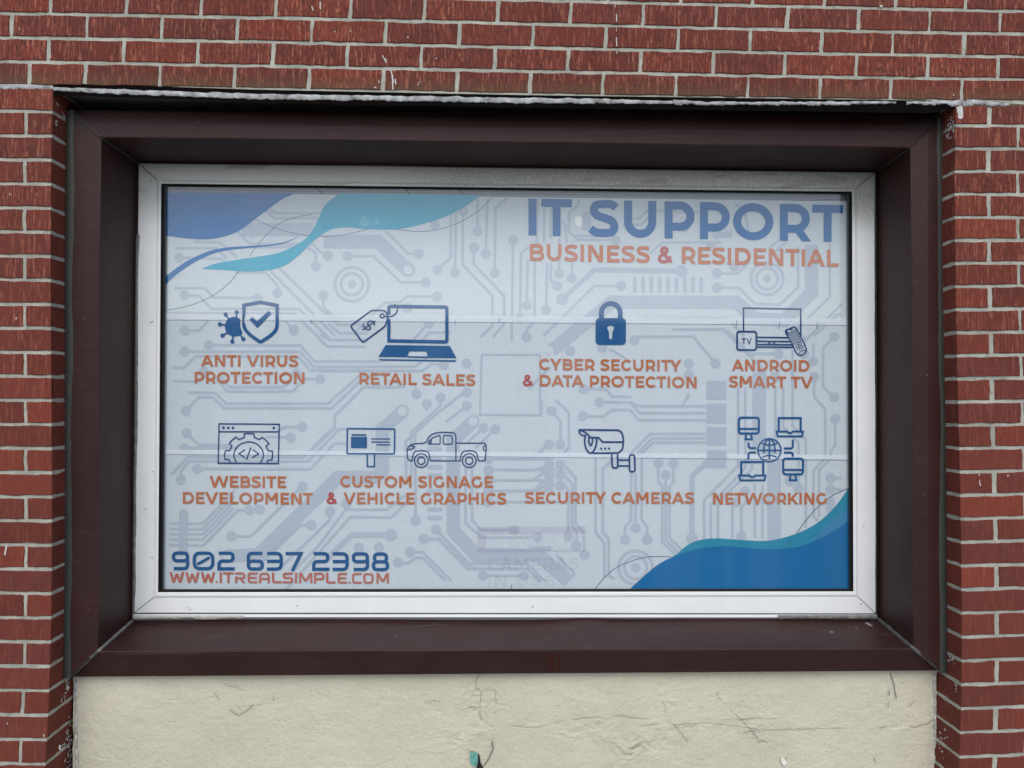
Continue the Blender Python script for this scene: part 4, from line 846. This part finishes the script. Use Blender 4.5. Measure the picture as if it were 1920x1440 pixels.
a.line(rp([(108, 135), (495, 135), (492, 440), (106, 440)], 60, True), 44, True); a.line([(110, 350), (490, 352)], 40); a.line([(248, 460), (236, 550), (360, 552), (345, 460)], 38)
a.line(rp([(962, 925), (1345, 925), (1342, 1228), (962, 1228)], 60, True), 42, True); a.line([(965, 1140), (1340, 1142)], 38); a.line([(1105, 1250), (1090, 1340), (1215, 1342), (1200, 1250)], 38)
for dx, dy in ((0, 0), (-722, 847)):
    q = lambda pts: [(x + dx, y + dy) for x, y in pts]
    a.line(q([(876, 400), (876, 142), (1300, 142), (1300, 400)]), 42); a.line(q([(835, 402), (1040, 402), (1060, 430), (1120, 430), (1140, 402), (1345, 402), (1325, 495), (858, 495)]), 36, True)
a.ring(697, 762, 222, 28, 40); a.line([(480, 765), (920, 765)], 30); a.line([(697, 545), (697, 940)], 32); a.line(arc(697, 762, 108, 215, 130, 410 - 0, 24)[3:-3], 28); a.line(cat([(550, 625), (620, 655), (697, 662), (780, 655), (845, 625)], 4), 28); a.line(cat([(560, 895), (640, 870), (697, 866), (760, 870), (835, 895)], 4), 26)
a.line(rp([(295, 615), (297, 722), (440, 722)], 50), 40); a.line(rp([(292, 940), (292, 805), (440, 805)], 50), 40); a.line(rp([(1148, 560), (1148, 728), (978, 728)], 50), 40); a.line(rp([(1146, 890), (1146, 810), (978, 810)], 50), 40); a.build('icon', BLUE, sign)
# ------------------------------------------------------------------ strip above the film, and the dark room
bl_ = empty('blind_headrail', P(950, 355, .33), 'blue-grey blind headrail showing in the gap between the sign and the top of the frame', 'blind')
mb = MB(); mb.add([P(300, 338, .300), P(1600, 352, .300), P(1600, 392, .300), P(300, 376, .300), P(300, 338, .345), P(1600, 352, .345), P(1600, 392, .345), P(300, 376, .345)], [(0, 1, 2, 3), (4, 7, 6, 5), (0, 4, 5, 1), (3, 2, 6, 7), (0, 3, 7, 4), (1, 5, 6, 2)])
mb.build('headrail', mat_plain('grey_blue_headrail', (.20, .235, .27, 1), .5, .3, .10, 6), bl_)
a = Art(.2994)  # thin dark lines laid flat across the strip above the film
for pts in ([(588, 348), (596, 354), (606, 363)], [(752, 349), (760, 355), (768, 365)], [(857, 351), (862, 357), (869, 364)]): a.cut(); a.line(pts, 1.6)
a.cut(); a.line([(586, 348), (602, 363)], .6); a.cut(); a.line([(1470, 377), (1540, 374.5), (1590, 373)], 1.0)
for y, w_ in ((.2, .8), (.55, .6)): a.cut(); a.line([(312, 349 + 12 * y), (1588, 364 + 13 * y)], w_)
a.split('strip_line', mat_plain('dark_line', (.02, .022, .025, 1), .7), bl_)
room = MB(); room.add([P(235, 290, .30), P(1665, 300, .30), P(1665, 1175, .30), P(235, 1175, .30)], [])
rm = empty('shop_interior', (0, 1.6, .6), 'dark shop room behind the window sign', 'room')
m_ = MB(); X0, X1, Z0, Z1 = -1.6, 1.6, .5, 2.6
m_.add([(X0, .43, Z0), (X1, .43, Z0), (X1, .43, Z1), (X0, .43, Z1), (X0, 3.2, Z0), (X1, 3.2, Z0), (X1, 3.2, Z1), (X0, 3.2, Z1)], [(4, 5, 6, 7), (0, 1, 5, 4), (3, 7, 6, 2), (0, 4, 7, 3), (1, 2, 6, 5)])
m_.build('room_walls', mat_plain('dim_room_paint', (.10, .10, .10, 1), .9), rm)
for (px, py, r, st, lab) in ((1085, 415, .017, 3, 'small warm lamp glowing through the sign beside the heading'), (683, 414, .020, 42, 'left lamp of the pair glowing through the teal wave'), (706, 415, .013, 26, 'right, thinner lamp of the pair glowing through the teal wave')):
    c = P(px, py, 1.4); lo = empty('ceiling_lamp', (c[0], c[1], c[2] + .03), lab, 'lamp', 'lamps inside the shop'); mb = MB(); n = 12
    V = [(c[0] + r * math.sin(math.pi * i / 8) * math.cos(2 * math.pi * j / n), c[1] + r * math.sin(math.pi * i / 8) * math.sin(2 * math.pi * j / n), c[2] + 1.35 * r * math.cos(math.pi * i / 8)) for i in range(9) for j in range(n)]
    mb.add(V, [(i * n + j, i * n + (j + 1) % n, (i + 1) * n + (j + 1) % n, (i + 1) * n + j) for i in range(8) for j in range(n)]); mb.build('bulb', mat_emit('lamp_glow', (1, .80, .62, 1), st), lo, True)
    mb = MB(); mb.tube([(c[0], c[1], c[2] + r), (c[0], c[1], 2.58)], .004, 6); mb.build('cord', BLACK, lo)
# ------------------------------------------------------------------ rendered panel under the sill
YS = .118
xa, xb = P(139, 1350, YS)[0], P(1757, 1350, YS)[0]; zt = P(960, 1250, YS)[2] + .02
nx, nz_ = 640, 150; zlow = P(960, 1475, YS)[2]
xs = np.linspace(xa, xb, nx); zs = np.linspace(zt, zlow, nz_); X, Z = np.meshgrid(xs, zs, indexing='ij')
def vnoise(X, Z, sc, seed):
    g = np.random.default_rng(seed); G = g.normal(0, 1, (512, 256)); u, v = X * sc + 100, Z * sc * 1.2 + 60
    i, j = np.floor(u).astype(int), np.floor(v).astype(int); fu, fv = u - i, v - j; fu, fv = fu * fu * (3 - 2 * fu), fv * fv * (3 - 2 * fv)
    q = lambda a, b: G[(i + a) % 512, (j + b) % 256]
    return (q(0, 0) * (1 - fu) + q(1, 0) * fu) * (1 - fv) + (q(0, 1) * (1 - fu) + q(1, 1) * fu) * fv
h = .0010 * vnoise(X, Z, 4, 1) + .0006 * vnoise(X, Z, 11, 2) + .0005 * vnoise(X, Z, 35, 3) + .00035 * vnoise(X, Z, 95, 4)
wx = X + .010 * vnoise(X, Z, 22, 5); wz = Z + .010 * vnoise(X, Z, 22, 6)
# blistered, flaking patches: (px, py, rx, ry, strength)
for px, py, rx, ry, st in ((905, 1320, 34, 70, 1.1), (760, 1318, 60, 22, .6), (1120, 1310, 70, 22, .5), (1250, 1315, 40, 20, .7), (1350, 1310, 30, 14, .6), (1410, 1355, 60, 34, .9), (1120, 1375, 90, 22, .8), (1190, 1405, 60, 26, 1.1), (1256, 1362, 26, 16, .8), (1315, 1362, 24, 14, .8), (450, 1320, 50, 30, .5), (190, 1355, 60, 26, .3), (1665, 1290, 34, 40, .5), (1690, 1360, 40, 16, .4), (860, 1380, 50, 26, .7), (520, 1300, 40, 10, .3), (1470, 1420, 60, 22, .4), (1640, 1340, 60, 20, .35), (1080, 1300, 24, 26, .5)):
    c = P(px, py, YS); m = np.exp(-(((X - c[0]) / (rx * .0016)) ** 2 + ((Z - c[2]) / (ry * .0016)) ** 2)); rg = np.abs(vnoise(wx, wz, 42, int(px))) ; fl = np.where(vnoise(wx, wz, 26, int(py) + 9) > .15, 1, 0)
    h += m * st * 1.15 * (.0022 * fl - .0018 * np.clip(.35 - rg, 0, 1) +   .0010 * vnoise(wx, wz, 75, int(px) + 3))
cracks = [  # photo-pixel polylines, half width px
 ([(960, 1362), (1005, 1365), (1030, 1358), (1060, 1352)], 1.2), ([(1075, 1350), (1100, 1347), (1122, 1345), (1138, 1350)], 1.2), ([(1145, 1341), (1165, 1343), (1190, 1347), (1222, 1350)], 1.3), ([(1200, 1362), (1250, 1356), (1262, 1356), (1275, 1372), (1290, 1393)], 1.1),
 ([(1262, 1360), (1320, 1357), (1390, 1362), (1430, 1370), (1500, 1368), (1560, 1366), (1600, 1368)], 1.1), ([(1555, 1370), (1555, 1440)], .7), ([(1650, 1366), (1664, 1362)], 1.4), ([(1680, 1366), (1700, 1361), (1716, 1364), (1740, 1356), (1752, 1350)], 1.3),
 ([(1662, 1260), (1665, 1275), (1669, 1285), (1667, 1305)], 2.6), ([(1669, 1262), (1676, 1280), (1677, 1295), (1681, 1308)], 1.8), ([(1667, 1316), (1665, 1330)], 1.3), ([(1368, 1330), (1390, 1350), (1408, 1370), (1425, 1390), (1440, 1392)], 1.3), ([(1418, 1256), (1418, 1300)], .7),
 ([(1046, 1378), (1085, 1372), (1110, 1366)], 1), ([(1180, 1405), (1200, 1398), (1212, 1405)], 1.5), ([(1060, 1330), (1078, 1345), (1092, 1360), (1118, 1369)], .9), ([(901, 1262), (893, 1275), (891, 1290), (902, 1296), (900, 1340), (905, 1370)], 1.3), ([(935, 1262), (928, 1290), (930, 1318)], 1.1), ([(922, 1384), (925, 1402), (915, 1425), (905, 1438)], 1.6), ([(852, 1385), (880, 1395), (900, 1412)], 1),
 ([(303, 1313), (340, 1314), (355, 1300), (372, 1290)], 1), ([(430, 1330), (444, 1342), (460, 1336), (475, 1322)], 1.5), ([(400, 1300), (410, 1312)], 1.2), ([(550, 1282), (585, 1298), (612, 1308), (622, 1322)], .8), ([(668, 1286), (700, 1302), (720, 1315), (740, 1317)], .8), ([(650, 1310), (670, 1312)], .9), ([(175, 1418), (205, 1425)], 1), ([(170, 1348), (195, 1365)], .8), ([(710, 1435), (725, 1428), (742, 1426)], 1),
 ([(1460, 1308), (1480, 1315), (1495, 1310)], .9), ([(1475, 1420), (1470, 1432)], 1.2), ([(1480, 1425), (1492, 1428)], 1), ([(1639, 1420), (1641, 1428)], 2.2), ([(1290, 1300), (1292, 1322)], 1), ([(1344, 1303), (1352, 1312)], 1.5), ([(1358, 1294), (1372, 1303)], 1), ([(1080, 1262), (1086, 1285)], .7), ([(1480, 1262), (1483, 1280)], .8), ([(513, 1308), (512, 1314)], 1.7)]
gk_ = np.random.default_rng(21)
for _ in range(30):
    x0_, y0_ = gk_.uniform(160, 1740), gk_.uniform(1275, 1440)
    if gk_.random() < .6: x0_, y0_ = [(905, 1330), (1120, 1360), (1190, 1395), (1410, 1350), (760, 1315), (1260, 1310), (1680, 1330), (460, 1320)][int(gk_.integers(0, 8))]; x0_ += gk_.normal(0, 40); y0_ += gk_.normal(0, 22)
    th = gk_.uniform(-.9, .9) if gk_.random() < .6 else gk_.uniform(0, 3.14); q = [(x0_, min(1445, max(1266, y0_)))]
    for _k in range(int(gk_.integers(2, 5))):
        th += gk_.normal(0, .6); st_ = gk_.uniform(5, 12); q.append((q[-1][0] + st_ * math.cos(th), min(1448, max(1264, q[-1][1] + st_ * math.sin(th)))))
    cracks.append((q, float(gk_.uniform(.6, 1.15))))
cm = np.zeros_like(h)
for pts, hw in cracks:
    # wobble the crack and carve it
    q = [np.array(P(x, y, YS))[[0, 2]] for x, y in pts]; g = np.random.default_rng(int(pts[0][0]))
    fine = []
    for a_, b_2 in zip(q[:-1], q[1:]):
        k = max(2, int(np.linalg.norm(b_2 - a_) / .006))
        for i in range(k): fine.append(a_ + (b_2 - a_) * i / k + g.normal(0, .0011, 2))
    fine.append(q[-1])
    for a_, b_2 in zip(fine[:-1], fine[1:]):
        bb = (min(a_[0], b_2[0]) - .012, max(a_[0], b_2[0]) + .012, min(a_[1], b_2[1]) - .012, max(a_[1], b_2[1]) + .012)
        i0, i1 = np.searchsorted(xs, bb[0]), np.searchsorted(xs, bb[1]); j0, j1 = np.searchsorted(-zs, -bb[3]), np.searchsorted(-zs, -bb[2])
        if i1 <= i0 or j1 <= j0: continue
        sx, sz = X[i0:i1, j0:j1], Z[i0:i1, j0:j1]; d = b_2 - a_; L2 = d @ d + 1e-12
        tt_ = np.clip(((sx - a_[0]) * d[0] + (sz - a_[1]) * d[1]) / L2, 0, 1); ds = np.hypot(sx - a_[0] - tt_ * d[0], sz - a_[1] - tt_ * d[1])
        cm[i0:i1, j0:j1] = np.maximum(cm[i0:i1, j0:j1], np.exp(-(ds / (  .0006 + hw * .0006)) ** 2) * min(1, .45 + hw * .3))
    
h -= cm * .0026
edge = np.exp(-np.clip((X - xa) / .010, 0, 9)) + np.exp(-np.clip((xb - X) / .010, 0, 9)); h += edge * .004 * (1 + .5 * vnoise(X, Z, 30, 77))
V = np.stack([X, YS - h, Z], -1).reshape(-1, 3); I = np.arange(nx * nz_).reshape(nx, nz_)
Fq = np.stack([I[:-1, :-1], I[1:, :-1], I[1:, 1:], I[:-1, 1:]], -1).reshape(-1, 4)
st = empty('rendered_panel', (0, YS, 0), 'cream painted render panel, cracked and flaking, under the window sill', 'wall panel')
mesh('render_coat', V.tolist(), Fq.tolist(), STUCCO, st, True)
mb = MB(); mb.box(xa + .002, xb - .002, YS + .012, YS + .30, 0, zt - .01); mb.box(xa, xb, YS - .0015, YS + .011, 0, zlow + .001); mb.build('render_base', STUCCO, st)
a = Art(YS - .0042)   # dark hairlines where the cracks are open
for pts, hw in cracks:
    if hw < 1.05: continue
    g = np.random.default_rng(int(pts[0][1])); f = []
    for p, q in zip(pts[:-1], pts[1:]):
        k = max(2, int(math.hypot(q[0] - p[0], q[1] - p[1]) / 5)); f += [(p[0] + (q[0] - p[0]) * i / k + g.normal(0, .7), p[1] + (q[1] - p[1]) * i / k + g.normal(0, .7)) for i in range(k)]
    f.append(pts[-1]); n = len(f); i = 0; a.cut()
    while i < n - 2:
        L_ = int(g.integers(3, 9)); seg = f[i:i + L_]
        if len(seg) > 2 and g.random() < .8: a.line(seg, hw * (.62 if hw < 1.6 else .95) * g.uniform(.6, 1.15))
        i += L_ - 1
a.split('crack', mat_plain('crack_shadow_dirt', (.17, .16, .13, 1), .9), st)
a = Art(YS - .0052); a.poly([(882, 1408), (889, 1409), (897, 1413), (896, 1430), (892, 1438), (883, 1434), (880, 1422)]); a.build('paint_chip', mat_plain('turquoise_old_paint', (.12, .30, .25, 1), .7, .2, .25, 120), st)
a = Art(YS - .0058); a.cut(); a.poly([(896, 1412), (899, 1416), (901, 1430), (907, 1440), (893, 1441), (896, 1430)]); a.cut(); a.line([(921, 1392), (925, 1404), (917, 1422), (906, 1437)], .8); a.split('crack', mat_plain('deep_gap', (.012, .010, .008, 1), .9), st)
a = Art(YS - .0075); a.poly([(1464, 1420), (1469, 1421), (1476, 1430), (1472, 1436), (1466, 1432)]); a.build('paint_flake', mat_plain('curled_paint_flake', (.66, .64, .58, 1), .6), st)
# sealant and paint mess where the panel meets the brick
for x0_, x1_, sd_ in ((1752, 1756, 11), (141.5, 144, 12)):
    bd = MB(); g = np.random.default_rng(sd_); pts = [Vector(P(x0_ + (x1_ - x0_) * (y - 1262) / 180 + g.normal(0, .8), y, YS - .004)) for y in range(1264, 1462, 4)]
    bd.tube(pts, [.0032 * (1 + .35 * g.normal()) for _ in pts], 7); bd.build('edge_sealant', mat_plain('dirty_white_filler', (.42, .41, .38, 1), .8, .2, .45, 70, .6), st, True)
# ------------------------------------------------------------------ paint drips and smears on the brick
def drips(name, specs, mat, Y=-.0012, seed=0):
    a = Art(Y); g = np.random.default_rng(seed)
    for x, y, dx, dy, w in specs:
        a.cut(); n = max(3, int(abs(dy) / 3)); pts = [(x + dx * i / n + g.normal(0, .35), y + dy * i / n) for i in range(n + 1)]; a.line(pts, w * g.uniform(.8, 1.2)); a.disc(pts[-1][0], pts[-1][1], w * .6, 8)
    a.split(name, mat, wall)
drips('paint_drip', [(731, 128, 5, 14, 2.2), (735, 142, 2, 12, 3), (736, 152, .5, 15, 2.6), (741, 148, 1, 9, 2), (718, 104, 4, 9, 2), (722, 110, 2, 7, 1.8), (600, 4, 1, 12, 2), (585, 12, 2, 7, 2), (1153, 5, 0, 8, 1.2), (1156, 26, 0, 14, 1.5), (1156, 50, 0, 8, 1), (1156, 70, .5, 16, 1.6), (1156, 96, .5, 4, 1.4), (12, 1022, -2.5, 17, 3), (765, 68, 0, 2, 2), (818, 108, 0, 2, 1.6), (36, 52, 1, 3, 1.5), (18, 362, .5, 4, 1.4), (30, 595, 0, 3, 2), (1837, 900, 1, 10, 1.8), (1836, 888, 0, 3, 1.6), (1890, 890, 0, 3, 1.6), (112, 1397, 1, 8, 2.6), (82, 1376, 1, 5, 2), (657, 56, 0, 3, 1.4), (710, 150, 1, 5, 1.6), (702, 163, 3, 2, 1.5), (1650, 12, 4, -1, 2.5), (787, 152, -3, 8, 1), (628, 58, 0, 2, 1.2), (1788, 176, .5, 3, 1.4), (13, 1355, 1, 3, 1.2)], DRIP, -.0015, 1)
drips('paint_smear', [(1797, 200, 4, 18, 9), (1801, 198, 2, 14, 6)], DRIP, -.0012, 2)
def rev_smear(side_, specs, seed):
    """flecks on the brick returns"""
    mb = MB(); g = np.random.default_rng(seed); X_ = (XL + OX) if side_ == 'L' else (XR + OX); sg = 1 if side_ == 'L' else -1
    for (px, py, n, sp) in specs:
        for _ in range(n):
            x, y = px + g.normal(0, sp * .45), py + g.normal(0, sp)
            d = np.array([(x - 960) / F, (y - 720) / F, 1.0]) @ M; X0_ = X_ + sg * .0028 + (float(warp([(XL if side_ == 'L' else XR, 0, (CAM[2] + d[2] / d[1] * 2.1) - OZ)])[0][0]) - X_); tt2 = (X0_ - CAM[0]) / d[0]; p = CAM + tt2 * d
            r = g.uniform(.0012, .0034); mb.add([(X0_, p[1] + r * g.uniform(.5, 2) * math.cos(a_), p[2] + r * math.sin(a_)) for a_ in (0, 1.2, 2.3, 3.4, 4.5, 5.4)], [(0, 1, 2, 3, 4, 5)])
    mb.build('paint_smear', DRIP, wall)
rev_smear('L', [(108, 197, 6, 3), (106, 230, 6, 3), (118, 218, 6, 4), (127, 1285, 18, 5), (120, 1310, 14, 8), (128, 1380, 30, 12), (134, 1420, 30, 12), (118, 1395, 4, 5)], 5)
rev_smear('R', [(1783, 232, 26, 8), (1779, 250, 12, 6), (1785, 1238, 10, 7), (1793, 1288, 4, 5), (1764, 1390, 16, 22)], 6)
# ------------------------------------------------------------------ the street behind the camera (seen as reflection, and from the side)
def plane(name, x0, x1, y0, y1, z, mat, kind):
    o = mesh(name, [(x0, y0, z), (x1, y0, z), (x1, y1, z), (x0, y1, z)], [(0, 1, 2, 3)], mat); o['kind'] = kind; return o
plane('ground', -300, 300, -300, 300, -.164, mat_plain('bare_ground', (.10, .10, .085, 1), .95), 'structure')
mb = MB(); mb.box(-80, 80, -2.9, .02, -.16, 0); o = mb.build('pavement', mat_plain('concrete_paving', (.42, .41, .39, 1), .9, .2, .12, 3)); o['kind'] = 'structure'
plane('road', -80, 80, -12.5, -2.9, -.156, mat_plain('asphalt', (.11, .11, .112, 1), .9, .2, .2, 60), 'structure')
bd = empty('building', (0, -19, 0), 'low building with pale vertical boards across the street, reflected in the glass', 'building')
tones = [(.34, .37, .40, 1), (.05, .06, .08, 1), (.72, .74, .76, 1)]; g = np.random.default_rng(4)
MT = [mat_plain('board_paint', c, .8) for c in tones]; x = -16.
while x < 16:
    w2 = g.choice([.5, .8, 1.1]); q_ = MB(); q_.box(x, x + w2 - .02, -16.6, -16.45, -.16, 3.3); q_.build('board_cladding', MT[int(g.integers(0, 3))], bd); x += w2
mb = MB(); mb.box(-16, 16, -23, -16.62, -.16, 3.25); mb.build('wall', MT[1], bd); mb = MB(); mb.box(-16.3, 16.3, -23.3, -16.2, 3.32, 3.5); mb.build('roof', mat_plain('grey_roof', (.14, .14, .15, 1), .8), bd)
